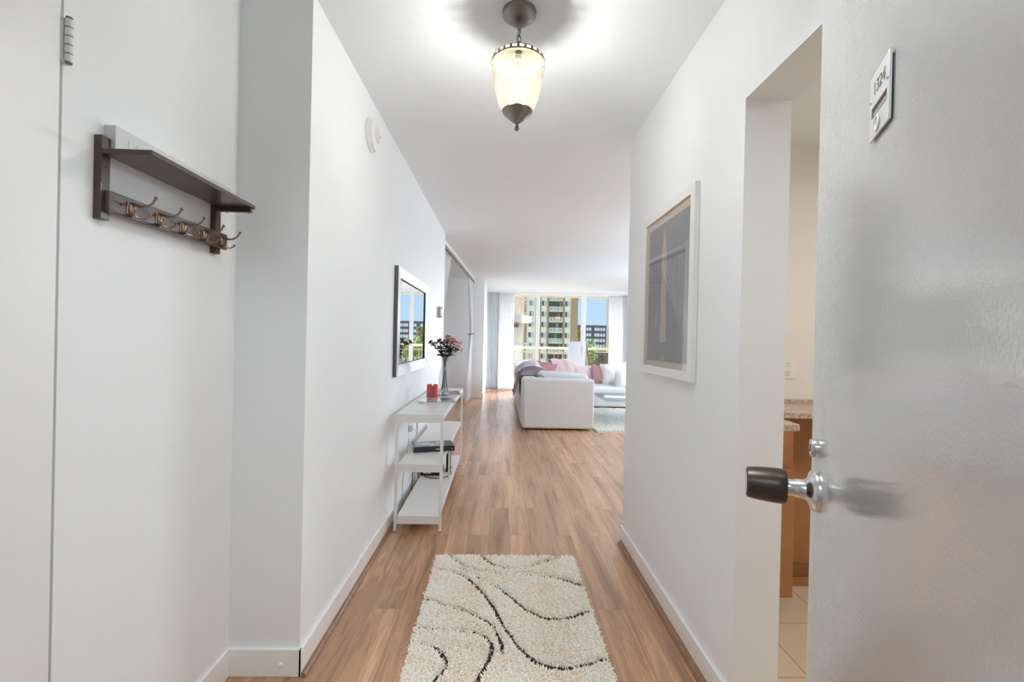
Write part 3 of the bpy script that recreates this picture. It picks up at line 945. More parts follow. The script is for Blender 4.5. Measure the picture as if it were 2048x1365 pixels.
def petal_mat(n, c):
    return mat(n, c, 0.7, var=(60, tuple(v * 0.86 for v in c)))
PINK, MAUVE, WHITEP = petal_mat('petal_pink', (0.93, 0.69, 0.63)), petal_mat('petal_mauve', (0.50, 0.30, 0.33)), petal_mat('petal_dusty', (0.85, 0.58, 0.54))
def blossom_mb(r, seed):
    rnd = random.Random(seed)
    h = MB()
    for layer, (n, rad, tilt) in enumerate(((9, 1.0, 0.15), (8, 0.85, 0.6), (7, 0.65, 1.0), (5, 0.4, 1.3))):
        for k in range(n):
            a = 2 * PI * k / n + rnd.uniform(-0.3, 0.3)
            L = r * rad * rnd.uniform(0.9, 1.1)
            tl = tilt + rnd.uniform(-0.15, 0.15)
            M = Matrix.Rotation(a, 4, 'Z') @ Matrix.Rotation(-tl, 4, 'Y')
            ph = rnd.uniform(0, 6)
            h.grid(lambda u, v: M @ Vector((L * v, (u - 0.5) * L * 0.95 * (0.25 + v), 0.16 * L * math.sin(u * 11 + ph) * v - 0.25 * L * v * v)), 5, 3)
    return h
flowers_done = {}
def carnation(top, bend, r, m, seed, label, group):
    """base in the vase, stem through the neck, blossom at 'top' (relative to the vase foot)"""
    t = thing('carnation', label, 'flower', (VX, VY, VZ + 0.028), 0, group)
    top = Vector(top)
    rnd = random.Random(seed)
    a = math.atan2(top.y, top.x) + PI + rnd.uniform(-0.5, 0.5)
    base = Vector((0.026 * math.cos(a), 0.026 * math.sin(a), 0.001))
    neck = Vector((0.014 * math.cos(a + PI), 0.014 * math.sin(a + PI), 0.225))
    lip = Vector((top.x, top.y, 0)).normalized() * min(0.024, Vector((top.x, top.y, 0)).length * 0.3)
    lip.z = 0.287
    pts = smooth_path([base, Vector((lip.x * 0.2 + base.x * 0.15, lip.y * 0.2 + base.y * 0.15, 0.18)), lip, top], 4)
    MB().tube(pts, [0.0022] * 12 + [0.0018], 6).build('stem', STEM, t, smooth=True, local=True)
    d = (pts[-1] - pts[-3]).normalized()
    q = d.to_track_quat('Z', 'Y').to_matrix().to_4x4()
    M = Matrix.Translation(top) @ q
    MB().lathe([(0, -0.012), (0.004, -0.010), (0.006, 0.0), (0.007, 0.006)], (0, 0, 0), 10, M).build('calyx', STEM, t, smooth=True, local=True)
    h = blossom_mb(r * 1.3, seed)
    h.xform(M)
    h.build('blossom', m, t, smooth=True, local=True, angle=80)
    lf = MB()
    for k in range(9):
        i = rnd.randint(6, 11)
        p = pts[i]
        if p.z < 0.285:
            continue
        az = rnd.uniform(0, 2 * PI)
        ln, wd = rnd.uniform(0.04, 0.065), rnd.uniform(0.006, 0.011)
        Q = Matrix.Translation(p) @ Matrix.Rotation(az, 4, 'Z') @ Matrix.Rotation(-rnd.uniform(0.3, 0.9), 4, 'Y')
        lf.grid(lambda u, v: Q @ Vector((ln * v, (u - 0.5) * 2 * wd * math.sin(PI * min(0.98, v * 0.9 + 0.08)), -0.02 * v * v + 0.003 * math.cos(u * PI))), 2, 6)
    if lf.v:
        lf.build('leaves', LEAF, t, smooth=True, local=True, solid=0.0008)
LP, LM, LD = ('pale pink carnation on the right of the bunch in the glass vase', 'small mauve carnation on the left of the bunch, towards the mirror', 'dusty pink carnation in the middle of the vase bunch')
for i, (x, y, z, r) in enumerate(((0.075, -0.01, 0.415, 0.024), (0.102, 0.01, 0.395, 0.022), (0.112, -0.025, 0.372, 0.024), (0.085, -0.045, 0.385, 0.023), (0.058, 0.03, 0.43, 0.022), (0.050, -0.035, 0.405, 0.024), (0.125, 0.02, 0.350, 0.021), (0.092, 0.045, 0.405, 0.021))):
    carnation((x, y, z), 0, r, PINK, 20 + i, LP, 'pale pink carnations')
for i, (x, y, z, r) in enumerate(((0.012, -0.02, 0.42, 0.022), (0.022, 0.02, 0.452, 0.021), (-0.012, 0.0, 0.40, 0.018), (0.033, -0.05, 0.43, 0.021))):
    carnation((x, y, z), 0, r, WHITEP, 40 + i, LD, 'dusty pink carnations')
for i, (x, y, z, r) in enumerate(((-0.045, -0.02, 0.425, 0.015), (-0.070, 0.0, 0.40, 0.015), (-0.055, 0.02, 0.415, 0.014), (-0.100, -0.01, 0.392, 0.016), (-0.040, -0.03, 0.365, 0.015), (-0.125, 0.02, 0.405, 0.015))):
    carnation((x, y, z), 0, r, MAUVE, 60 + i, LM, 'mauve carnations')

# big black book on the middle shelf
bk = thing('book', 'thick black book lying on the middle shelf of the console', 'book', (-0.462, 3.19, 0.425), R(16))
BW, BD, BH = 0.285, 0.165, 0.037
COVER = mat('book_cover', (0.035, 0.037, 0.05), 0.3)
MB().box(-BW / 2 + 0.004, BW / 2 - 0.004, -BD / 2 + 0.004, BD / 2 - 0.004, 0.003, BH - 0.003).build('pages', PAPER, bk, local=True)
b = MB()
b.box(-BW / 2, BW / 2, -BD / 2, BD / 2, 0.0, 0.003)
b.box(-BW / 2, BW / 2, -BD / 2, BD / 2, BH - 0.003, BH)
b.box(-BW / 2, BW / 2, -BD / 2, -BD / 2 + 0.004, 0.003, BH - 0.003)
b.build('cover', COVER, bk, local=True)
MB().box(-BW / 2 + 0.012, BW / 2 - 0.055, -BD / 2 + 0.018, BD / 2 - 0.018, BH, BH + 0.0006).build('cover_photograph', mat('book_photo', (0.50, 0.56, 0.60), 0.15, var=(18, (0.22, 0.25, 0.28))), bk, local=True)
b = MB()
random.seed(9)
xx = 0.0
for k in range(9):
    b.box(0.010 + xx, 0.0145 + xx, -BD / 2 - 0.0004, -BD / 2, 0.014, 0.020 + 0.002 * (k % 2))
    xx += 0.0056
MB().lathe([(0, 0), (0.003, 0), (0.003, 0.0006), (0, 0.0006)], (0.122, -BD / 2, 0.016), 12, Matrix.Rotation(PI / 2, 4, 'X')).build('spine_emblem', mat('spine_white', (0.8, 0.8, 0.8), 0.5), bk, local=True)
b.build('spine_lettering', mat('spine_white', (0.8, 0.8, 0.8), 0.5), bk, local=True)

# router and cables on the bottom shelf
ro = thing('router', 'flat black router with pale label on the bottom shelf of the console', 'router', (-0.535, 3.70, 0.100))
MB().box(-0.620, -0.455, 3.62, 3.80, 0.102, 0.148).build('housing', BLACK, ro, bevel=0.004)
MB().box(-0.602, -0.535, 3.6192, 3.6200, 0.116, 0.130).build('label_strip', mat('router_label', (0.55, 0.56, 0.55), 0.4), ro)
for x in (-0.61, -0.465):
    for y in (3.63, 3.79):
        MB().lathe([(0, 0.100), (0.006, 0.100), (0.006, 0.103), (0, 0.103)], (x, y, 0), 10).build('rubber_foot', mat('black_rubber', (0.03, 0.03, 0.03), 0.6), ro)
ad = thing('modem', 'upright black modem standing behind the router on the bottom shelf', 'modem', (-0.415, 3.84, 0.100))
MB().box(-0.428, -0.400, 3.74, 3.86, 0.100, 0.285).build('housing', BLACK, ad, bevel=0.004)
MB().box(-0.435, -0.393, 3.73, 3.87, 0.0995, 0.106).build('stand_foot', BLACK, ad, bevel=0.002)
def cable(name, label, pts, r, m):
    return tag(MB().tube(smooth_path(pts), r, 7).build(name, m, smooth=True), label, 'cable')
BC = mat('black_cable', (0.015, 0.015, 0.016), 0.45)
WC = mat('white_cable', (0.62, 0.62, 0.62), 0.45)
cable('power_cable', 'black cable looping in front of the router over the bottom shelf', [(-0.60, 3.618, 0.118), (-0.57, 3.58, 0.1035), (-0.50, 3.55, 0.1035), (-0.44, 3.56, 0.1035), (-0.395, 3.62, 0.1035), (-0.378, 3.70, 0.1035), (-0.40, 3.722, 0.112)], 0.0032, BC)
cable('power_cable', 'black twisted cable hanging behind the console against the wall', [(-0.655, 3.62, 0.40), (-0.648, 3.55, 0.33), (-0.662, 3.50, 0.27), (-0.650, 3.56, 0.22), (-0.66, 3.50, 0.16), (-0.652, 3.44, 0.10), (-0.650, 3.43, 0.0045)], 0.0032, BC)
cable('lamp_cord', 'thin grey cord hanging down the wall behind the console shelves', [(-0.664, 3.35, 0.46), (-0.660, 3.25, 0.36), (-0.660, 3.15, 0.22), (-0.658, 3.12, 0.12), (-0.655, 3.12, 0.0035)], 0.0022, mat('grey_cord', (0.30, 0.30, 0.30), 0.5))
ch = thing('charger', 'small white charger plugged into the wall behind the black book', 'charger', (-0.672, 3.42, 0.52))
MB().box(-0.6815, -0.677, 3.385, 3.455, 0.465, 0.58).build('outlet_plate', PLAST, ch, bevel=0.0015)
MB().box(-0.677, -0.645, 3.40, 3.435, 0.50, 0.545).build('plug_block', mat('plug_white', (0.85, 0.85, 0.85), 0.35), ch, bevel=0.003)
MB().tube(smooth_path([(-0.645, 3.418, 0.522), (-0.622, 3.40, 0.50), (-0.617, 3.36, 0.462), (-0.618, 3.34, 0.4295)]), 0.0022, 7).build('lead', WC, ch, smooth=True)

# ------------------------------------------------------------------ shag rug in the hall
def tuft_mesh(name, xy, z0, length, rad, lean, mat_idx, mats, rng):
    n = len(xy)
    a0 = rng.uniform(0, 2 * PI, n)
    la = rng.uniform(0, 2 * PI, n)
    ll = lean * rng.uniform(0.3, 1.0, n) * length
    dx, dy = np.cos(la) * ll, np.sin(la) * ll
    V = np.zeros((n, 7, 3))
    for k in range(3):
        w = a0 + 2 * PI * k / 3
        V[:, k, 0] = xy[:, 0] + np.cos(w) * rad
        V[:, k, 1] = xy[:, 1] + np.sin(w) * rad
        V[:, k, 2] = z0
        w2 = w + 0.9
        V[:, 3 + k, 0] = xy[:, 0] + dx * 0.45 + np.cos(w2) * rad * 0.95
        V[:, 3 + k, 1] = xy[:, 1] + dy * 0.45 + np.sin(w2) * rad * 0.95
        V[:, 3 + k, 2] = z0 + length * 0.6
    V[:, 6, 0] = xy[:, 0] + dx
    V[:, 6, 1] = xy[:, 1] + dy
    V[:, 6, 2] = z0 + length * np.where(rng.random(n) < 0.5, 0.95, 0.8)
    F3, F4 = [], []
    base = (np.arange(n) * 7)[:, None]
    quads = np.concatenate([base + np.array([k, (k + 1) % 3, 3 + (k + 1) % 3, 3 + k]) for k in range(3)], 0)
    tris = np.concatenate([base + np.array([3 + k, 3 + (k + 1) % 3, 6]) for k in range(3)], 0)
    me = bpy.data.meshes.new(name)
    nq, ntr = len(quads), len(tris)
    me.vertices.add(n * 7)
    me.vertices.foreach_set('co', V.reshape(-1))
    me.loops.add(nq * 4 + ntr * 3)
    me.loops.foreach_set('vertex_index', np.concatenate([quads.reshape(-1), tris.reshape(-1)]).astype(np.int32))
    me.polygons.add(nq + ntr)
    ls = np.concatenate([np.arange(nq) * 4, nq * 4 + np.arange(ntr) * 3]).astype(np.int32)
    me.polygons.foreach_set('loop_start', ls)
    mi = np.concatenate([np.tile(mat_idx, 3), np.tile(mat_idx, 3)]).astype(np.int32)
    me.polygons.foreach_set('material_index', mi)
    for m in mats:
        me.materials.append(m)
    me.polygons.foreach_set('use_smooth', [False] * (nq + ntr))
    me.update(calc_edges=True)
    me.validate()
    return me

RX0, RX1, RY0, RY1 = -0.325, 0.440, 0.95, 2.462
rug = thing('shag_rug', 'cream shag runner with thin dark brown swirls on the hall floor', 'rug', (0.05, 1.7, 0))
# brown swirls (points on the floor, half width)
SW = [
    [(-0.073, 2.458, 0.011), (-0.048, 2.41, 0.011), (-0.007, 2.365, 0.01), (0.038, 2.334, 0.008), (0.102, 2.321, 0.006), (0.167, 2.34, 0.007), (0.235, 2.38, 0.009), (0.306, 2.424, 0.009), (0.349, 2.452, 0.008)],
    [(-0.259, 2.468, 0.005), (-0.22, 2.42, 0.005), (-0.162, 2.349, 0.006), (-0.102, 2.313, 0.007), (-0.025, 2.29, 0.007), (0.038, 2.275, 0.007), (0.132, 2.274, 0.008), (0.224, 2.258, 0.009), (0.303, 2.242, 0.011), (0.361, 2.214, 0.014), (0.421, 2.174, 0.016)],
    [(-0.191, 2.324, 0.004), (-0.151, 2.3, 0.005), (-0.085, 2.236, 0.006), (-0.023, 2.181, 0.006), (0.025, 2.138, 0.008), (0.082, 2.058, 0.009), (0.135, 1.983, 0.011), (0.18, 1.939, 0.013), (0.231, 1.91, 0.012), (0.289, 1.908, 0.012), (0.355, 1.928, 0.012), (0.416, 1.963, 0.012)],
    [(-0.317, 2.313, 0.004), (-0.265, 2.302, 0.005), (-0.213, 2.287, 0.006), (-0.153, 2.246, 0.007), (-0.114, 2.201, 0.009), (-0.074, 2.132, 0.01), (-0.043, 2.076, 0.009), (-0.008, 2.0, 0.01), (0.015, 1.937, 0.009), (0.036, 1.871, 0.006), (0.065, 1.808, 0.009), (0.093, 1.743, 0.009), (0.128, 1.689, 0.011), (0.171, 1.647, 0.012), (0.205, 1.629, 0.012), (0.258, 1.62, 0.012), (0.304, 1.626, 0.01), (0.362, 1.642, 0.009), (0.422, 1.668, 0.011)],
    [(-0.32, 2.051, 0.008), (-0.262, 2.02, 0.006), (-0.204, 1.993, 0.005), (-0.148, 1.971, 0.006), (-0.091, 1.936, 0.007), (-0.037, 1.895, 0.008), (-0.005, 1.862, 0.007), (0.016, 1.808, 0.006), (0.03, 1.764, 0.008), (0.036, 1.722, 0.006), (0.036, 1.688, 0.004)],
    [(-0.324, 1.853, 0.005), (-0.256, 1.837, 0.004), (-0.185, 1.829, 0.004), (-0.114, 1.822, 0.006), (-0.064, 1.811, 0.008), (-0.028, 1.785, 0.008), (-0.008, 1.75, 0.008), (-0.004, 1.715, 0.007), (-0.013, 1.669, 0.009), (-0.024, 1.631, 0.008), (-0.044, 1.589, 0.009), (-0.059, 1.549, 0.009), (-0.14, 1.44, 0.009), (-0.2, 1.36, 0.009), (-0.32, 1.3, 0.009)],
    [(-0.285, 1.744, 0.004), (-0.236, 1.734, 0.006), (-0.204, 1.71, 0.009), (-0.186, 1.681, 0.009), (-0.174, 1.658, 0.008), (-0.169, 1.637, 0.004), (-0.177, 1.606, 0.006), (-0.198, 1.571, 0.007), (-0.212, 1.549, 0.006), (-0.29, 1.47, 0.006), (-0.33, 1.44, 0.006)],
    [(-0.02, 1.5, 0.006), (0.02, 1.42, 0.008), (0.07, 1.34, 0.01), (0.16, 1.28, 0.011), (0.27, 1.26, 0.011), (0.38, 1.28, 0.01), (0.45, 1.31, 0.01)],
    [(-0.34, 1.12, 0.008), (-0.2, 1.1, 0.009), (-0.05, 1.13, 0.009), (0.1, 1.1, 0.009), (0.25, 1.02, 0.009), (0.44, 1.0, 0.009)],
]
rng = np.random.default_rng(5)
sp = 0.0056
gx, gy = np.meshgrid(np.arange(RX0 + 0.004, RX1 - 0.003, sp), np.arange(RY0 + 0.004, RY1 - 0.003, sp))
xy = np.stack([gx.ravel(), gy.ravel()], 1) + rng.uniform(-0.003, 0.003, (gx.size, 2))
def swirl(P):
    best = np.full(len(P), 9.0)
    for line in SW:
        pts = smooth_path([(p[0], p[1], p[2]) for p in line], 6)
        for p, q in zip(pts, pts[1:]):
            a, d = np.array(p[:2]), np.array(q[:2]) - np.array(p[:2])
            t = np.clip(((P - a) @ d) / max(1e-9, d @ d), 0, 1)
            dist = np.linalg.norm(P - (a + t[:, None] * d), axis=1)
            best = np.minimum(best, dist / (p[2] * 0.60 + 0.0030))
    return best
best = swirl(xy)
def rug_base(P):
    b_ = swirl(P)
    h = 0.009 + 0.010 * np.clip((b_ - 0.8) / 1.0, 0, 1)
    edge = np.minimum.reduce([P[:, 0] - RX0, RX1 - P[:, 0], P[:, 1] - RY0, RY1 - P[:, 1]])
    return h * np.clip(0.35 + edge / 0.012, 0.35, 1), b_
nxg, nyg = 128, 252
gX, gY = np.meshgrid(np.linspace(RX0, RX1, nxg + 1), np.linspace(RY0, RY1, nyg + 1))
P = np.stack([gX.ravel(), gY.ravel()], 1)
hh, bb_ = rug_base(P)
bmb = MB()
bmb.add([(x, y, z) for (x, y), z in zip(P, hh)] , [(j * (nxg + 1) + i, j * (nxg + 1) + i + 1, (j + 1) * (nxg + 1) + i + 1, (j + 1) * (nxg + 1) + i) for j in range(nyg) for i in range(nxg)])
ring = [i for i in range(nxg)] + [j * (nxg + 1) + nxg for j in range(nyg)] + [nyg * (nxg + 1) + nxg - i for i in range(nxg)] + [(nyg - j) * (nxg + 1) for j in range(nyg)]
bmb.add([(P[i][0], P[i][1], 0.0) for i in ring], [])
k0 = len(P)
bmb.f += [(ring[i], k0 + i, k0 + (i + 1) % len(ring), ring[(i + 1) % len(ring)]) for i in range(len(ring))]
bmb.f.append(tuple(k0 + i for i in range(len(ring)))[::-1])
bko = bmb.build('backing', mat('rug_backing', (0.94, 0.88, 0.79), 0.95), rug, smooth=True, angle=60)
bko.data.materials.append(mat('rug_backing_brown', (0.10, 0.075, 0.052), 0.95))
cen = swirl(np.array([((P[f[0]][0] + P[f[2]][0]) / 2, (P[f[0]][1] + P[f[2]][1]) / 2) for f in bmb.f[:nxg * nyg]]))
for pl, c in zip(bko.data.polygons, cen):
    if c < 1.0:
        pl.material_index = 1
zb = rug_base(xy)[0] - 0.003
dark = best < 1.0
near = (best >= 1.0) & (best < 1.7)
L = np.where(dark, 0.014, np.where(near, 0.012, 0.0155)) * rng.uniform(0.82, 1.15, len(xy))
shade = rng.random(len(xy)) + 0.55 * np.sin(xy[:, 0] * 19 + 3 * np.sin(xy[:, 1] * 11)) * np.sin(xy[:, 1] * 23)
mi = np.where(dark, 3, np.where(shade > 0.85, 1, np.where(shade < 0.05, 2, 0)))
me = tuft_mesh('pile', xy, zb, L, 0.0036, np.where(dark, 0.35, 1.2), mi,
               [mat('pile_cream', (0.96, 0.91, 0.83), 0.95, spec=0.1), mat('pile_white', (0.97, 0.945, 0.895), 0.95, spec=0.1), mat('pile_tan', (0.94, 0.85, 0.73), 0.95, spec=0.1), mat('pile_brown', (0.115, 0.088, 0.06), 0.95)], rng)
me.transform(Matrix.Translation(-Vector((0.05, 1.7, 0))))
pile = bpy.data.objects.new('pile', me)
link(pile, rug)
tag(pile, kind='stuff')

# ------------------------------------------------------------------ kitchen seen through the opening
GRAN = mat('granite', (0.66, 0.55, 0.44), 0.3, var=(70, (0.36, 0.27, 0.20)))
CABW = mat('cabinet_maple', (0.40, 0.185, 0.07), 0.42, var=(9, (0.36, 0.16, 0.06)))
CABD = mat('cabinet_shade', (0.25, 0.105, 0.04), 0.5)
ct = thing('kitchen_counter', 'speckled granite counter with overhang along the far kitchen wall', 'counter', (2.2, 2.2, 0.875))
b = MB()
b.prism([(0.924, 2.04), (3.19, 2.04), (3.19, 2.388), (0.924, 2.388)], 0.880, 0.908)
b.build('slab', GRAN, ct, bevel=0.003)
MB().box(0.924, 3.19, 2.362, 2.388, 0.908, 0.93).build('upstand', GRAN, ct, bevel=0.002)
pn = thing('base_cabinet', 'brown base cabinet with dark foot moulding under the far granite counter', 'cabinet', (2.2, 2.3, 0))
MB().box(0.93, 3.19, 2.235, 2.385, 0.0, 0.880).build('body', CABW, pn)
MB().box(1.345, 3.19, 2.222, 2.235, 0.0, 0.105).build('foot_moulding', CABD, pn, bevel=0.003)
MB().box(1.345, 3.19, 2.213, 2.222, 0.0, 0.045).build('foot_rail', CABW, pn, bevel=0.002)
c2 = thing('side_counter', 'small pale granite counter end just inside the kitchen opening', 'counter', (1.07, 1.9, 0.875))
MB().box(0.924, 1.207, 1.746, 2.039, 0.878, 0.906).build('slab', GRAN, c2, bevel=0.003)
p2 = thing('drawer_cabinet', 'narrow brown drawer cabinet just inside the kitchen opening', 'cabinet', (1.1, 1.98, 0))
MB().box(0.93, 1.33, 1.965, 2.036, 0.095, 0.878).build('body', CABW, p2)
MB().box(0.94, 1.295, 1.947, 1.965, 0.69, 0.850).build('drawer_front', CABW, p2, bevel=0.002)
MB().box(0.94, 1.330, 1.947, 1.965, 0.095, 0.670).build('door', CABW, p2, bevel=0.002)
MB().box(0.95, 1.30, 1.99, 2.03, 0.0, 0.095).build('toe_kick', CABD, p2)
ou = thing('outlet', 'white electrical outlet on the kitchen wall over the counter', 'outlet', (1.573, 2.386, 1.04))
MB().box(1.535, 1.611, 2.384, 2.390, 1.040, 1.155).build('plate', mat('outlet_white', (0.82, 0.80, 0.77), 0.35), ou, bevel=0.002)
for z in (1.074, 1.121):
    q = MB().box(1.556, 1.590, 2.381, 2.384, z - 0.014, z + 0.014).build('receptacle', PLAST, ou, bevel=0.004)
    g = MB()
    g.box(1.565, 1.567, 2.3805, 2.381, z - 0.003, z + 0.006)
    g.box(1.577, 1.579, 2.3805, 2.381, z - 0.003, z + 0.006)
    g.box(1.571, 1.574, 2.3805, 2.381, z - 0.010, z - 0.007)
    g.build('slots', DK, q)

# ------------------------------------------------------------------ window wall and curtains
WFR = mat('window_frame_white', (0.78, 0.78, 0.80), 0.4)
WYI, WYO = 10.76, 10.86
wroot = bpy.data.objects.new('window_1', None)
wroot.location = (1.5, 10.8, 0)
COL.objects.link(wroot)
tag(wroot, kind='structure')
WX0, WX1, WT = -0.335, 3.36, 2.375
b = MB()
b.box(WX0, WX1, WYI, WYO, 0.0, 0.05)
b.box(WX0, WX1, WYI, WYO, 2.318, WT)
b.box(WX0, WX0 + 0.06, WYI, WYO, 0.05, 2.318)
b.box(WX1 - 0.06, WX1, WYI, WYO, 0.05, 2.318)
b.build('frame', WFR, wroot, bevel=0.004)
for (x0, x1, y) in ((0.862, 0.952, 10.80), (1.962, 2.030, 10.775), (2.020, 2.085, 10.825)):
    MB().box(x0, x1, y - 0.022, y + 0.022, 0.05, 2.318).build('mullion', WFR, wroot, bevel=0.004)
MB().box(1.975, 1.995, 10.735, 10.753, 0.93, 1.10).build('handle', mat('handle_grey', (0.5, 0.5, 0.52), 0.35, 0.6), wroot, bevel=0.004)
PANE = thin_glass('window_glass', (0.985, 0.99, 0.995), 0.0, 0.0, edge=0.0)
for (x0, x1, y) in ((WX0 + 0.06, 0.862, 10.81), (0.952, 1.962, 10.79), (2.085, WX1 - 0.06, 10.83)):
    MB().box(x0, x1, y - 0.003, y + 0.003, 0.05, 2.318).build('pane', PANE, wroot)
b = MB()
b.box(WX0 - 0.1, 4.7, 10.72, 10.92, WT, H)
b.box(WX1, 4.7, 10.72, 10.92, 0, WT)
struct('wall_window', b, WALL)

SHEER = cloth_mat('sheer_white', (0.80, 0.80, 0.81), 0.5, 0.20)
SHEER2 = cloth_mat('sheer_alcove', (0.86, 0.86, 0.86), 0.35, 0.12)
DRAPE = cloth_mat('drape_grey', (0.70, 0.72, 0.735), 0.30)
def curtain(name, label, x0, x1, y, z0, z1, folds, amp, m, seed, taper=0.0, nz=24):
    rnd = random.Random(seed)
    ph = [rnd.uniform(0, 6.28) for _ in range(4)]
    def fn(u, v):
        sp = 1 + taper * (1 - v)
        x = (x0 + x1) / 2 + (u - 0.5) * (x1 - x0) * sp + 0.010 * math.sin(3 * v + ph[0] + u * 4)
        w = math.sin(u * 2 * PI * folds + ph[1] + 0.5 * math.sin(v * 3 + ph[2]))
        w += 0.35 * math.sin(u * 2 * PI * folds * 2.3 + ph[3])
        return (x, y + amp * w * (0.65 + 0.35 * (1 - v)), z0 + (z1 - z0) * v)
    o = MB().grid(fn, int(folds * 12), nz).build(name, m, smooth=True, solid=0.002, angle=180)
    return tag(o, label, 'curtain')
curtain('drape', 'grey-blue drape at the left end of the window rod', -0.300, -0.035, 10.60, 0.012, 2.335, 6, 0.026, DRAPE, 1, 0.12)
curtain('sheer_curtain', 'white sheer curtain at the left of the window beside the grey drape', -0.045, 0.330, 10.66, 0.015, 2.325, 11, 0.018, SHEER, 2, 0.02)
curtain('sheer_curtain', 'white sheer curtain at the right of the window', 2.615, 2.985, 10.66, 0.015, 2.325, 10, 0.016, SHEER, 3, 0.02)
curtain('drape', 'grey drape at the right end of the window rod', 2.950, 3.240, 10.60, 0.012, 2.335, 6, 0.026, DRAPE, 4, 0.06)
rod = thing('curtain_rod', 'long white curtain rod over the living room window', 'curtain rod', (1.45, 10.62, 2.38))
RODM = mat('rod_white', (0.82, 0.82, 0.83), 0.3)
MB().cyl((-0.31, 10.62, 2.375), (3.27, 10.62, 2.375), 0.0125, 16).build('pole', RODM, rod, smooth=True)
for x in (-0.32, 3.28):
    MB().sphere((x, 10.62, 2.375), 0.022, 16, 10).build('finial', RODM, rod, smooth=True)
for x in (-0.05, 1.43, 3.02):
    h = MB()
    h.box(x - 0.010, x + 0.010, 10.61, 10.72, 2.356, 2.364)
    h.box(x - 0.012, x + 0.012, 10.60, 10.64, 2.355, 2.3625)
    h.box(x - 0.012, x + 0.012, 10.715, 10.7205, 2.34, 2.42)
    h.build('bracket', RODM, rod)

# alcove rod with two sheers
arod = thing('alcove_rod', 'dark rod under a white rail across the alcove opening', 'curtain rod', (-0.66, 7.0, 2.36))
ra, rb = Vector((-0.745, 5.26, 2.365)), Vector((-0.560, 8.90, 2.365))
MB().cyl(ra, rb, 0.010, 14).build('pole', mat('rod_dark', (0.05, 0.05, 0.055), 0.35, 0.6), arod, smooth=True)
ring = [rb + Vector((0.014 * math.sin(a), 0.0, 0.03 * math.cos(a) - 0.02)) for a in [PI * 1.3 * i / 12 for i in range(13)]]
MB().tube(ring, 0.006, 8).build('end_hook', mat('rod_dark', (0.05, 0.05, 0.055), 0.35, 0.6), arod, smooth=True)
dr = (rb - ra).normalized()
nl = Vector((-dr.y, dr.x, 0))
b = MB()
p0, p1 = ra + Vector((0, 0, 0.03)), rb + Vector((0, 0, 0.03))
b.add([p + nl * s + Vector((0, 0, z)) for p in (p0, p1) for s in (-0.02, 0.02) for z in (0, 0.045)],
      [(0, 1, 3, 2), (4, 6, 7, 5), (0, 4, 5, 1), (2, 3, 7, 6), (0, 2, 6, 4), (1, 5, 7, 3)])
b.build('rail', RODM, arod)
b = MB()
p0, p1 = ra + Vector((0, 0.02, 0.0745)), rb + Vector((0, 0, 0.0745))
for p in (p0 + dr * 0.3, (p0 + p1) / 2, p1 - dr * 0.3):
    b.lathe([(0, 0), (0.008, 0), (0.008, 0.0015), (0, 0.0015)], p, 10)
b.build('ceiling_clips', RODM, arod)
def tied(name, label, s_top0, s_top1, tie, tie_z, s_b0, s_b1, seed, folds=7, zb=0.012):
    """curtain hanging from the alcove rod, gathered at tie (distance along the rod) and flaring below"""
    rnd = random.Random(seed)
    ph = rnd.uniform(0, 6)
    def fn(u, v):
        z = zb + (2.345 - zb) * v
        if z > tie_z:
            t = (z - tie_z) / (2.345 - tie_z)
            t = t ** 1.15
            a, c = tie - 0.05 + (s_top0 - tie + 0.05) * t, tie + 0.05 + (s_top1 - tie - 0.05) * t
        else:
            t = (tie_z - z) / (tie_z - zb)
            t = t ** 0.75
            a, c = tie - 0.05 + (s_b0 - tie + 0.05) * t, tie + 0.05 + (s_b1 - tie - 0.05) * t
        p = ra + dr * (a + (c - a) * u)
        w = 0.022 * math.sin(u * 2 * PI * folds + ph) + 0.03 * math.sin(PI * u) * (0.3 + 0.7 * t)
        p = p + nl * w
        return (p.x, p.y, z)
    o = MB().grid(fn, folds * 12, 40).build(name, SHEER2, smooth=True, solid=0.002, angle=180)
    return tag(o, label, 'curtain')
tied('alcove_curtain', 'white sheer tied back by the far end of the alcove', 2.95, 3.62, 3.50, 1.31, 2.85, 3.70, 11)
tied('alcove_curtain', 'white sheer swept back behind the end of the left hall wall', 0.08, 0.95, 0.16, 1.30, 0.06, 0.45, 12)
tb = thing('tieback_hook', 'small dark tieback hook holding the far alcove sheer', 'hook', (-0.58, 8.78, 1.31))
b = MB()
pt = ra + dr * 3.50
b.tube([(pt.x - 0.06, pt.y - 0.05, 1.31), (pt.x + 0.02, pt.y - 0.075, 1.31), (pt.x + 0.07, pt.y - 0.06, 1.312)], 0.007, 8)
b.build('arm', mat('rod_dark', (0.05, 0.05, 0.055), 0.35, 0.6), tb, smooth=True)
MB().tube([Vector((pt.x + 0.062 * math.cos(a), pt.y + 0.062 * math.sin(a), 1.30 + 0.012 * math.sin(a))) for a in [2 * PI * i / 20 for i in range(21)]], 0.008, 8, caps=False).build('tie_band', mat('tie_white', (0.8, 0.8, 0.8), 0.8), tb, smooth=True)

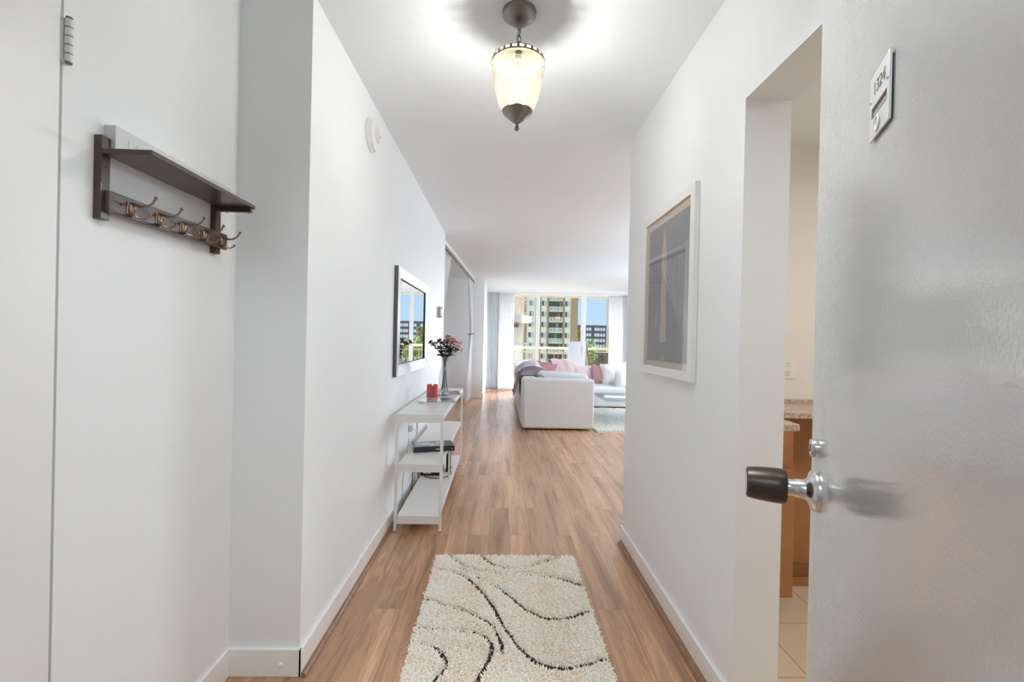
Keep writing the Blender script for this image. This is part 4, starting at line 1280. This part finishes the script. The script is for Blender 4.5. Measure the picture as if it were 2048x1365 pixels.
# ------------------------------------------------------------------ sofa
SOFA = mat('slipcover_white', (0.68, 0.695, 0.70), 0.9, spec=0.2, bump=(28, 0.10, 0.004))
sofa = thing('sectional_sofa', 'white slipcovered corner sofa with its end towards the hall', 'sofa', (1.2, 7.6, 0))
def slab(x0, x1, y0, y1, z0, z1, name, r=0.03, m=SOFA, sag=0.0):
    o = MB().box(x0, x1, y0, y1, z0, z1).build(name, m, sofa, bevel=r, smooth=True, seg=5, angle=80)
    return o
def pillow_mb(w, h, d, puff=2.2, corner=0.10, seed=0, n=16):
    rnd = random.Random(seed)
    k = [rnd.uniform(0, 6) for _ in range(3)]
    mb = MB()
    for s in (-1, 1):
        def fn(u, v):
            a, c = u * 2 - 1, v * 2 - 1
            prof = max(0.0, (1 - abs(a) ** puff)) ** 0.55 * max(0.0, (1 - abs(c) ** puff)) ** 0.55
            sq = 1 - corner * (1 - abs(a) ** 2) * abs(c) ** 2
            sp = 1 - corner * (1 - abs(c) ** 2) * abs(a) ** 2
            wr = 1 + 0.06 * math.sin(5 * a + k[0]) * math.sin(4 * c + k[1])
            return (a * w / 2 * sp, s * d / 2 * prof * wr, c * h / 2 * sq)
        mb.grid(fn, n, n)
    return mb
def weld(o):
    md = o.modifiers.new('weld', 'WELD')
    md.merge_threshold = 0.0008
    return o
# near arm (the plain end), long back on the left, window-side back, seats
slab(0.325, 1.300, 6.00, 6.20, 0.018, 0.700, 'arm', 0.035)
slab(0.305, 0.520, 6.02, 9.45, 0.035, 0.712, 'backrest', 0.05)
slab(0.520, 3.30, 9.22, 9.45, 0.035, 0.700, 'backrest', 0.05)
slab(0.515, 1.295, 6.195, 9.225, 0.035, 0.30, 'base', 0.02)
slab(1.29, 3.30, 8.02, 9.225, 0.035, 0.27, 'base', 0.02)
slab(0.525, 1.295, 6.205, 7.60, 0.30, 0.425, 'seat_cushion', 0.05)
slab(0.525, 1.295, 7.605, 8.99, 0.30, 0.425, 'seat_cushion', 0.05)
slab(1.305, 2.30, 7.97, 9.21, 0.27, 0.40, 'seat_cushion', 0.05)
slab(2.305, 3.29, 7.97, 9.21, 0.27, 0.40, 'seat_cushion', 0.05)
for (x, y) in ((0.42, 6.16), (1.20, 6.16), (0.42, 9.38), (3.22, 9.38), (3.22, 8.1), (1.35, 8.1)):
    MB().box(x - 0.03, x + 0.03, y - 0.03, y + 0.03, 0.0, 0.036).build('foot', BLACK, sofa)
def cushion(name, w, h, d, loc, rot, seed, m=SOFA, parent=None, label=None, cat=None, puff=2.4, corner=0.08, group=None):
    mb = pillow_mb(w, h, d, puff, corner, seed)
    M = Matrix.Translation(loc) @ Euler(rot).to_matrix().to_4x4()
    mb.xform(M)
    o = weld(mb.build(name, m, parent, smooth=True, angle=180))
    if label:
        tag(o, label, cat, group)
    return o
# back cushions leaning on the long back: the near one shows over the arm
MB().box(-0.37, 0.37, -0.085, 0.085, -0.21, 0.21).xform(Matrix.Translation((0.90, 6.335, 0.565)) @ Euler((R(-10), R(3.5), R(2))).to_matrix().to_4x4()).build('back_cushion', SOFA, sofa, smooth=True, bevel=0.075, seg=7, angle=80)
cushion('back_cushion', 0.80, 0.40, 0.22, (0.635, 7.25, 0.60), (R(-10), 0, R(-86)), 2, parent=sofa)
cushion('back_cushion', 0.80, 0.42, 0.22, (0.625, 8.15, 0.60), (R(-10), 0, R(-90)), 3, parent=sofa)
cushion('back_cushion', 0.90, 0.42, 0.24, (1.30, 9.08, 0.59), (R(-12), 0, 0), 4, parent=sofa)
cushion('back_cushion', 0.90, 0.42, 0.24, (2.75, 9.08, 0.57), (R(-12), 0, 0), 5, parent=sofa)

ROSE = mat('rose_velvet', (0.50, 0.205, 0.215), 0.8, sheen=0.4)
DROSE = mat('dusty_rose_velvet', (0.46, 0.26, 0.265), 0.8, sheen=0.4)
PPINK = mat('pale_pink_cloth', (0.70, 0.545, 0.555), 0.9)
WPIL = mat('pillow_white', (0.80, 0.79, 0.77), 0.9)
cushion('throw_pillow', 0.42, 0.40, 0.15, (0.905, 8.72, 0.600), (R(-20), R(8), R(-8)), 21, ROSE, None, 'deep rose pillow between the lavender and pink throws on the sofa', 'pillow')
cushion('throw_pillow', 0.50, 0.37, 0.16, (1.72, 8.84, 0.560), (R(-22), R(-3), R(6)), 22, PPINK, None, 'pale pink pillow leaning beside the dusty rose pillow', 'pillow')
cushion('throw_pillow', 0.36, 0.40, 0.15, (1.985, 8.66, 0.585), (R(-18), R(-10), R(-25)), 23, DROSE, None, 'dusty rose pillow between the pale pink and white pillows', 'pillow')
cushion('throw_pillow', 0.50, 0.46, 0.24, (2.22, 8.56, 0.585), (R(-14), R(-6), R(-8)), 24, WPIL, None, 'large white pillow beside the dusty rose pillow on the sofa', 'pillow', 2.8)
cushion('throw_pillow', 0.40, 0.40, 0.26, (2.32, 8.16, 0.535), (R(-8), R(4), R(18)), 25, WPIL, None, 'plump white pillow at the sofa front in front of the large white pillow', 'pillow', 2.8, 0.04)
cushion('throw_pillow', 0.55, 0.46, 0.22, (2.70, 8.62, 0.585), (R(-14), R(3), R(5)), 26, WPIL, None, 'white pillow at the right edge, partly behind the hall wall', 'pillow', 2.8)

# throws
def sheet(name, label, path, y0, y1, m, seed, fold=0.014, nf=3.0, n=44, edge=None):
    """cloth following a path of (x, z) points, running along y, with folds lengthwise"""
    rnd = random.Random(seed)
    P = smooth_path([(p[0], 0, p[1]) for p in path], 8)
    k = [rnd.uniform(0, 6) for _ in range(3)]
    N = len(P)
    def fn(u, v):
        i = u * (N - 1)
        a = P[int(i)].lerp(P[min(N - 1, int(i) + 1)], i - int(i))
        t0, t1 = P[max(0, int(i) - 1)], P[min(N - 1, int(i) + 1)]
        t = (t1 - t0).normalized()
        nrm = Vector((-t.z, 0, t.x))
        if nrm.z < 0 and abs(nrm.x) < 0.5: nrm = -nrm
        w = math.sin(v * 2 * PI * nf + k[0] + u * 2.0) * 0.6 + 0.4 * math.sin(v * 2 * PI * nf * 2.2 + k[1] - u * 3)
        q = a + nrm * (fold * w + fold)
        e = edge(u) if edge else (0, 0)
        zb = 0.722 if q.x < 0.54 else 0.722 - 0.9 * max(0, q.x - 0.60)
        if q.x > 0.31 and q.z > zb and v < 0.6:
            k_ = v / 0.6
            q.z = zb + 0.002 + (q.z - zb - 0.002) * k_ ** 2.2
        y = y0 + e[0] + (y1 + e[1] - y0 - e[0]) * v
        return (q.x, y, q.z)
    o = MB().grid(fn, N - 1, n).build(name, m, smooth=True, solid=0.008, angle=180)
    return tag(o, label, 'throw')
MAUV = mat('mauve_throw', (0.165, 0.115, 0.145), 0.9, sheen=0.3)
LAV = mat('lavender_throw', (0.62, 0.57, 0.62), 0.9)
sheet('throw_blanket', 'dark mauve throw hanging over the left back of the sofa', [(0.70, 0.765), (0.60, 0.80), (0.50, 0.815), (0.40, 0.80), (0.315, 0.755), (0.265, 0.66), (0.235, 0.56), (0.20, 0.45)], 6.22, 6.85, MAUV, 3, 0.009, 1.5,
      edge=lambda u: (0.05 * math.sin(5 * u), -0.10 * u))
sheet('throw_blanket', 'pale lavender throw bunched behind the mauve throw on the sofa back', [(0.80, 0.66), (0.72, 0.77), (0.62, 0.835), (0.52, 0.85), (0.42, 0.83), (0.335, 0.775), (0.275, 0.70), (0.25, 0.62)], 6.95, 7.75, LAV, 4, 0.010, 1.3)
# pale pink throw over the window-side back, falling forward to the right
def pinkthrow(u, v):
    # u across, v from the back of the sofa over its top and down to the seat
    P = smooth_path([(9.50, 0.50), (9.505, 0.66), (9.42, 0.775), (9.20, 0.825), (8.98, 0.79), (8.80, 0.68), (8.72, 0.55), (8.66, 0.45)], 6) if False else None
    return None
pp = smooth_path([(0, 9.505, 0.50), (0, 9.50, 0.66), (0, 9.42, 0.765), (0, 9.22, 0.825), (0, 9.00, 0.80), (0, 8.86, 0.70), (0, 8.79, 0.58), (0, 8.72, 0.45)], 6)
def fn(u, v):
    i = v * (len(pp) - 1)
    a = pp[int(i)].lerp(pp[min(len(pp) - 1, int(i) + 1)], i - int(i))
    x = 0.99 + 0.56 * u + 0.10 * v
    fold = 0.010 * math.sin(u * 9 + v * 3) + 0.005 * math.sin(u * 21 - v * 6) + 0.02 * math.sin(u * 3.1)
    drop = 0.10 * max(0, u - 0.45) ** 1.3
    return (x, a.y + (-fold if v > 0.5 else fold) * 0.7, a.z + (fold if 0.3 < v < 0.8 else 0) - drop * (1 if v > 0.25 else v * 4))
tag(MB().grid(fn, 40, len(pp) - 1).build('throw_blanket', PPINK, smooth=True, solid=0.008, angle=180), 'pale pink throw draped over the window side of the sofa', 'throw')

# ------------------------------------------------------------------ living room rug, acrylic table, book
lr = thing('area_rug', 'thick pale shag rug under the glass coffee table', 'rug', (2.6, 6.9, 0))
LX0, LX1, LY0, LY1 = 1.325, 3.7, 5.90, 7.95
MB().box(LX0, LX1, LY0, LY1, 0.0, 0.021).build('backing', mat('shag_grey', (0.82, 0.81, 0.76), 0.95), lr)
gx, gy = np.meshgrid(np.arange(LX0 + 0.006, LX1 - 0.005, 0.013), np.arange(LY0 + 0.006, LY1 - 0.005, 0.013))
xy = np.stack([gx.ravel(), gy.ravel()], 1) + rng.uniform(-0.006, 0.006, (gx.size, 2))
mi = rng.integers(0, 3, len(xy))
me = tuft_mesh('pile', xy, 0.019, 0.018 * rng.uniform(0.6, 1.2, len(xy)), 0.0068, np.full(len(xy), 0.9), mi,
               [mat('shag_grey', (0.82, 0.81, 0.76), 0.95), mat('shag_white', (0.90, 0.89, 0.85), 0.95), mat('shag_dim', (0.70, 0.69, 0.63), 0.95)], rng)
me.transform(Matrix.Translation(-Vector((2.6, 6.9, 0))))
pile = bpy.data.objects.new('pile', me)
link(pile, lr)
tag(pile, kind='stuff')
ACL = thin_glass('acrylic_clear', (0.97, 0.98, 0.985), 0.03, 0.02, edge=0.15)
tb2 = thing('coffee_table', 'clear acrylic waterfall coffee table on the pale shag rug', 'coffee table', (2.1, 6.8, 0.03))
ACR = thin_glass('acrylic', (0.90, 0.94, 0.96), 0.16, 0.03, 0.12, (0.85, 0.92, 0.97))
MB().box(1.545, 2.65, 6.25, 7.35, 0.348, 0.360).build('top', ACR, tb2, bevel=0.002)
for x in (1.545, 2.638):
    MB().box(x, x + 0.012, 6.25, 7.35, 0.03, 0.348).build('side_panel', ACL, tb2, bevel=0.001)
b = MB()
b.box(1.543, 2.652, 6.247, 6.2495, 0.349, 0.359)
b.box(1.5425, 1.5447, 6.25, 7.35, 0.349, 0.359)
b.build('polished_edge', mat('acrylic_edge', (0.62, 0.70, 0.74), 0.1), tb2)
cb_ = thing('white_book', 'closed white book on the acrylic coffee table', 'book', (1.80, 6.70, 0.360), R(-14))
MB().box(-0.19, 0.19, -0.13, 0.13, 0.0, 0.022).build('pages', PAPER, cb_, local=True)
b = MB()
b.box(-0.195, 0.195, -0.135, 0.135, 0.022, 0.026)
b.box(-0.195, 0.195, -0.135, 0.135, 0.0005, 0.003)
b.build('cover', mat('book_white', (0.80, 0.81, 0.83), 0.35), cb_, local=True)

# ------------------------------------------------------------------ balcony outside
CONC = mat('balcony_concrete', (0.62, 0.57, 0.48), 0.8)
CREAMP = mat('balcony_cream', (0.66, 0.58, 0.45), 0.6)
TANP = mat('balcony_tan', (0.48, 0.40, 0.28), 0.6)
BRX1 = 7.5
struct('balcony_floor', MB().box(-2.0, BRX1, 10.95, 12.95, -0.16, -0.02), CONC)
b = MB()
b.box(-2.0, BRX1, 10.95, 12.95, 2.60, 2.78)
struct('balcony_soffit', b, mat('soffit_cream', (0.50, 0.42, 0.30), 0.8))
struct('balcony_fascia', MB().box(-2.0, BRX1, 12.80, 12.95, 2.475, 2.60), CREAMP)
rl = thing('balcony_railing', 'cream topped balcony railing with thin tan balusters outside the window', 'railing', (1.5, 12.82, -0.02))
MB().box(-2.0, BRX1, 12.78, 12.85, 0.965, 1.035).build('top_rail', CREAMP, rl, bevel=0.006)
MB().box(-2.0, BRX1, 12.80, 12.83, 0.865, 0.890).build('middle_rail', TANP, rl)
MB().box(-2.0, BRX1, 12.80, 12.83, 0.06, 0.09).build('bottom_rail', TANP, rl)
bal0 = None
x = -1.95
while x < BRX1 - 0.05:
    if bal0 is None:
        bal0 = MB().box(-0.0075, 0.0075, -0.0075, 0.0075, 0.0, 0.905).build('baluster', TANP, rl, local=True)
        o = bal0
    else:
        o = bal0.copy()
        COL.objects.link(o)
    o.location = (x - 1.5, -0.005, 0.0)
    x += 0.235
MB().box(3.10, 3.135, 12.86, 12.92, -0.02, 2.475).build('post', TANP, rl)
for x in (0.96, -1.9, 7.4):
    MB().box(x, x + 0.05, 12.79, 12.84, -0.02, 0.965).build('post', TANP, rl)

def patio_chair(loc, rz, label, fr, sl):
    t = thing('patio_chair', label, 'chair', loc, rz)
    # faces +y; back at -y
    MB().box(-0.22, 0.22, -0.22, 0.24, 0.42, 0.445).build('seat', sl, t, bevel=0.008, local=True)
    M = Matrix.Translation((0, -0.23, 0.44)) @ Matrix.Rotation(R(8), 4, 'X')
    def fnb(u, v):
        w = 0.225 - 0.02 * (1 - v) - (0.05 * max(0, (v - 0.9) / 0.1) ** 2)
        return M @ Vector(((u * 2 - 1) * w, -0.03 * math.sin(PI * u), 0.80 * v))
    MB().grid(fnb, 8, 12).build('backrest', sl, t, smooth=True, solid=0.012, local=True)
    for sx in (-1, 1):
        MB().tube([(sx * 0.23, -0.20, 0), (sx * 0.23, -0.225, 0.44), (sx * 0.215, -0.335, 1.20)], 0.013, 8).build('leg', fr, t, smooth=True, local=True)
        MB().tube([(sx * 0.23, 0.25, 0), (sx * 0.23, 0.22, 0.63), (sx * 0.23, 0.12, 0.66), (sx * 0.23, -0.25, 0.64)], 0.013, 8).build('leg', fr, t, smooth=True, local=True)
    return t
SLW = mat('sling_white', (0.52, 0.56, 0.60), 0.7)
CHF = mat('chair_brown', (0.085, 0.055, 0.035), 0.5)
TANS = mat('sling_tan', (0.42, 0.32, 0.20), 0.7)
patio_chair((1.98, 11.92, -0.02), R(8), 'white sling patio chair on the balcony, its back to the window', SLW, SLW)
patio_chair((2.62, 11.90, -0.02), R(-90), 'brown patio chair seen from its side at the balcony table', CHF, TANS)
pt_ = thing('patio_table', 'dark brown bar-height table with crossed legs on the balcony', 'table', (3.2, 12.25, -0.02))
PTM = mat('patio_brown', (0.075, 0.055, 0.04), 0.5)
MB().box(2.60, 3.75, 11.95, 12.55, 0.885, 0.925).build('tabletop', PTM, pt_, bevel=0.004)
for (x, y) in ((2.90, 12.0), (2.90, 12.5), (3.70, 12.0), (3.70, 12.5)):
    MB().box(x - 0.03, x + 0.03, y - 0.03, y + 0.03, -0.02, 0.885).build('leg', PTM, pt_)
b = MB()
for y in (12.0, 12.5):
    b.box(2.62, 3.7, y - 0.012, y + 0.012, 0.50, 0.545)
    b.tube([(2.62, y, 0.42), (2.90, y, 0.50)], 0.014, 6)
    b.tube([(2.93, y, 0.47), (3.3, y, 0.86)], 0.016, 6)
    b.tube([(2.93, y, 0.86), (2.62, y, 0.60)], 0.014, 6)
b.build('braces', PTM, pt_)

# ------------------------------------------------------------------ buildings and trees beyond
EX_CREAM = mat('facade_cream', (0.73, 0.66, 0.55), 0.8)
EX_BRICK = mat('facade_brick', (0.42, 0.265, 0.155), 0.85, var=(3, (0.37, 0.23, 0.135)))
EX_BAY = mat('facade_bay', (0.48, 0.36, 0.25), 0.85)
EX_GLASS = mat('far_glass', (0.10, 0.10, 0.11), 0.25)
EX_BLIND = mat('far_blind', (0.44, 0.46, 0.47), 0.5)
EX_RAIL = mat('far_rail', (0.64, 0.60, 0.52), 0.7)
G0 = -32.0
YB = 118.0
tower = thing('apartment_tower', 'tall cream and brown brick apartment tower across from the balcony', 'building', (6, YB + 6, G0))
TOP = 24.0
cols = [(-9.0, 3.6, 'c'), (3.6, 6.3, 'c'), (6.3, 7.0, 'b'), (7.0, 9.3, 'c'), (9.3, 10.75, 'b'), (10.75, 12.3, 'c'), (12.3, 12.8, 'b'), (12.8, 16.5, 'bay'), (16.5, 17.05, 'b'), (17.05, 18.65, 'c'), (18.65, 20.55, 'b')]
bc, bb, bv = MB(), MB(), MB()
for x0, x1, k in cols:
    if k == 'c': bc.box(x0, x1, YB, YB + 12, G0, TOP)
    elif k == 'b': bb.box(x0, x1, YB - 0.25, YB + 12, G0, TOP + 0.4)
    else: bv.box(x0, x1, YB + 1.2, YB + 12, G0, TOP)
bc.build('cream_wall', EX_CREAM, tower)
bb.build('brick_wall', EX_BRICK, tower)
bv.build('bay_wall', EX_BAY, tower)
FL = 2.81
zs = [9.04 + FL * k for k in range(5, -10, -1)]
def win_proto(w, h, dark, light, fr):
    o = MB().box(-w / 2, w / 2, -0.06, 0.10, 0, h).build('window', fr, tower, local=True)
    MB().box(-w / 2 + 0.06, -0.03, -0.09, -0.05, 0.06, h - 0.06).build('pane', dark, o, local=True)
    MB().box(0.03, w / 2 - 0.06, -0.09, -0.05, 0.06, h - 0.06).build('pane', light, o, local=True)
    return o
EXF = mat('far_frame', (0.62, 0.60, 0.54), 0.6)
wp = None
tw = tower.location
for cx, w in ((8.15, 1.45), (11.5, 1.30), (17.75, 1.25), (4.9, 1.45)):
    pr_ = win_proto(w, 1.36, EX_GLASS, EX_BLIND, EXF)
    first = True
    for z in zs:
        o = pr_ if first else copy_tree(pr_, tower)
        first = False
        o.location = Vector((cx, YB - 0.02, z + 1.33)) - tw
b0 = g0 = None
for z in zs:
    if b0 is None:
        h = MB()
        h.box(12.85, 16.45, YB - 0.6, YB + 1.2, 9.04 - 0.18, 9.04)
        h.box(12.85, 16.45, YB - 0.6, YB - 0.52, 10.10, 10.22)
        h.box(12.85, 16.45, YB - 0.6, YB - 0.52, 9.04, 9.16)
        for k in range(5):
            xx = 12.85 + k * 0.88
            h.box(xx, xx + 0.10, YB - 0.6, YB - 0.52, 9.0, 10.2)
        for k in range(16):
            xx = 12.95 + k * 0.225
            h.box(xx, xx + 0.115, YB - 0.58, YB - 0.54, 9.16, 10.10)
        b0 = h.build('balcony', EX_RAIL, tower)
        h2 = MB()
        h2.box(13.0, 14.2, YB + 1.1, YB + 1.25, 9.06, 11.5)
        h2.box(14.3, 16.3, YB + 1.1, YB + 1.25, 9.06, 11.5)
        g0 = h2.build('sliding_door', mat('far_door_glass', (0.19, 0.175, 0.16), 0.3), tower)
        z00 = z
        b0.location = (0, 0, z - 9.04)
        g0.location = (0, 0, z - 9.04)
    else:
        for p in (b0, g0):
            o = p.copy()
            COL.objects.link(o)
            o.location = (0, 0, z - 9.04)
for i, z in enumerate(zs):
    xa = 14.4 + 0.45 * ((i * 7) % 4)
    MB().box(xa, xa + 0.55 + 0.2 * (i % 3), YB + 1.02, YB + 1.09, z + 0.1, z + 2.4).build('curtain_panel', EX_BLIND if i % 2 else EX_BAY, tower)
for (x) in (15.0, 15.75):
    MB().sphere((x, YB + 0.9, 7.35), 0.22, 10, 8).build('lit_lamp', mat('far_lamp', (1, 0.8, 0.5), 0.5, emit=((1, 0.66, 0.32), 1.6)), tower, smooth=True)
MB().box(-9.0, 20.55, YB - 0.3, YB + 12, TOP, TOP + 0.8).build('parapet', EX_CREAM, tower)

# neighbouring wing of this building, close on the left
nb = thing('neighbour_wing', 'cream balcony wing of the neighbouring building beside the left sheer curtain', 'building', (0, 30, G0))
YN = 28.0
MB().box(-8, 1.28, YN + 0.1, YN + 10, G0, 2.34).build('wall', mat('wing_wall', (0.62, 0.60, 0.53), 0.8), nb)
MB().box(-8, 1.28, YN + 0.5, YN + 10, 2.34, 8).build('upper_wall', EX_BAY, nb)
def nb_level(z):
    h = MB()
    h.prism([(-8, YN - 1.6), (1.25, YN - 1.6), (1.95, YN + 0.1), (1.95, YN + 2), (-8, YN + 2)], z - 0.38, z)
    h.build('balcony_slab', mat('wing_slab', (0.60, 0.54, 0.42), 0.8), nb)
    h = MB()
    h.box(-8, 1.72, YN - 1.55, YN - 1.5, z + 1.12, z + 1.20)
    h.box(-8, 1.72, YN - 1.55, YN - 1.5, z + 0.62, z + 0.68)
    h.box(-8, 1.72, YN - 1.55, YN - 1.5, z + 0.06, z + 0.12)
    xx = 1.7
    while xx > -3:
        h.box(xx, xx + 0.05, YN - 1.54, YN - 1.51, z, z + 1.2)
        xx -= 0.17
    h.add([(1.25, YN - 1.56, z + 0.62), (1.33, YN - 1.56, z + 0.62), (1.80, YN - 1.56, z + 1.35), (1.72, YN - 1.56, z + 1.35), (1.25, YN - 1.5, z + 0.62), (1.33, YN - 1.5, z + 0.62), (1.80, YN - 1.5, z + 1.35), (1.72, YN - 1.5, z + 1.35)],
          [(0, 1, 2, 3), (4, 7, 6, 5), (0, 4, 5, 1), (1, 5, 6, 2), (2, 6, 7, 3), (3, 7, 4, 0)])
    h.build('balcony_railing', mat('wing_rail', (0.64, 0.59, 0.48), 0.7), nb)
for z in (2.72, -0.15 + 0.0, -2.95, -5.8):
    nb_level(z)
MB().box(0.0, 1.15, YN, YN + 0.12, 2.0, 2.22).build('window', EX_GLASS, nb)
MB().box(1.28, 1.5, YN + 2.0, YN + 10, G0, 8).build('shadow_wall', EX_BAY, nb)

# far dark building
dk = thing('dark_apartment_block', 'low dark blue-grey apartment block far behind the trees on the right', 'building', (50, 206, G0))
EX_DARK = mat('facade_dark', (0.085, 0.085, 0.125), 0.8)
MB().box(33.5, 49.0, 200, 212, G0, 8.5).build('block', EX_DARK, dk)
MB().box(49.4, 85.0, 202, 214, G0, 8.0).build('block', EX_DARK, dk)
EX_LW = mat('far_window_pale', (0.50, 0.53, 0.58), 0.35)
EX_BR = mat('facade_dark_brick', (0.17, 0.12, 0.11), 0.8)
h = MB()
for zf in (6.0, 3.45, 0.95, -1.6):
    h.box(42.6, 44.9, 199.6, 200.1, zf - 0.4, zf + 1.9)
h.build('balcony_recess', EX_BR, dk)
wq = None
for zf in (6.0, 3.45, 0.95, -1.6):
    for x in (34.4, 36.6, 39.4, 40.6, 43.0, 44.2, 45.6, 46.9, 51, 53.5, 56, 58.5, 61, 64):
        if wq is None:
            wq = MB().box(-0.5, 0.5, -0.15, 0.2, 0.0, 1.35).build('window', EX_LW, dk, local=True)
            o = wq
        else:
            o = wq.copy()
            COL.objects.link(o)
        o.location = Vector((x, (199.55 if 42 < x < 45 else 200) if x < 49.2 else 202, zf)) - dk.location

struct('ground', MB().box(-400, 500, 14, 900, G0 - 1, G0), mat('ground_grass', (0.16, 0.20, 0.10), 0.95))

def tree(loc, r, h, color, label, seed, n=5200, leaf=0.28, squash=0.8, tall=None):
    rnd = random.Random(seed)
    t = thing('tree', label, 'tree', loc, 0, 'trees below the balcony')
    MB().tube([(0, 0, 0), (0.1, 0.1, h * 0.45), (0, 0.2, h * 0.85)], [0.35, 0.28, 0.12], 8).build('trunk', mat('bark', (0.10, 0.075, 0.055), 0.9), t, smooth=True, local=True)
    blobs = [(Vector((rnd.uniform(-0.55, 0.55) * r, rnd.uniform(-0.55, 0.55) * r, h - r * squash * 0.6 + rnd.uniform(-1.0, 0.25) * (tall or r))), r * rnd.uniform(0.35, 0.55)) for _ in range(14)]
    vs, fs = [], []
    for i in range(n):
        c, br = rnd.choice(blobs)
        d = Vector((rnd.gauss(0, 1), rnd.gauss(0, 1), rnd.gauss(0, 1))).normalized()
        p = c + d * br * rnd.uniform(0.75, 1.05)
        p.z = min(p.z, h)
        a = Vector((rnd.gauss(0, 1), rnd.gauss(0, 1), rnd.gauss(0, 1))).normalized()
        bq = d.cross(a).normalized() * leaf * rnd.uniform(0.5, 1)
        a = (a - d * a.dot(d) * 0.5) * leaf * rnd.uniform(0.5, 1)
        k = len(vs)
        vs += [p - a, p + bq * 0.6, p + a, p - bq * 0.6]
        fs.append((k, k + 1, k + 2, k + 3))
    MB().add(vs, fs).build('foliage', color, t, local=True)
    return t
LG = mat('leaf_lime', (0.17, 0.26, 0.05), 0.7, var=(0.35, (0.24, 0.33, 0.075)))
MG = mat('leaf_mid', (0.085, 0.12, 0.035), 0.7, var=(0.35, (0.14, 0.17, 0.06)))
YG = mat('leaf_yellow', (0.22, 0.24, 0.075), 0.7)
tree((27.5, 142, G0), 5.0, 34.0, LG, 'bright lime tree in front of the dark block, nearer the tower', 1)
tree((36.5, 145, G0), 4.6, 33.6, LG, 'bright lime tree in front of the dark block, right of the pair', 2)
tree((45.5, 150, G0), 4.8, 33.0, LG, 'lime tree furthest right in front of the dark block', 3)
tree((21.9, 121, G0), 1.1, 36.0, YG, 'yellow-green tree close beside the brick edge of the tower', 4, 3000, 0.26, 0.9, 4.0)
tree((13.0, 74, G0), 3.6, 30.0, MG, 'olive tree below the balcony table, left of two', 5, 8000, 0.15)
tree((20.0, 70, G0), 3.4, 29.6, MG, 'olive tree below the balcony table, right of two', 6, 8000, 0.15)
tree((28.5, 80, G0), 4.5, 29.5, MG, 'olive tree low behind the right sheer curtain', 7, 8000, 0.16)
tree((19.0, 100, G0), 5.0, 27.0, MG, 'green tree at the foot of the tower below the white chair', 8, 6000, 0.2)
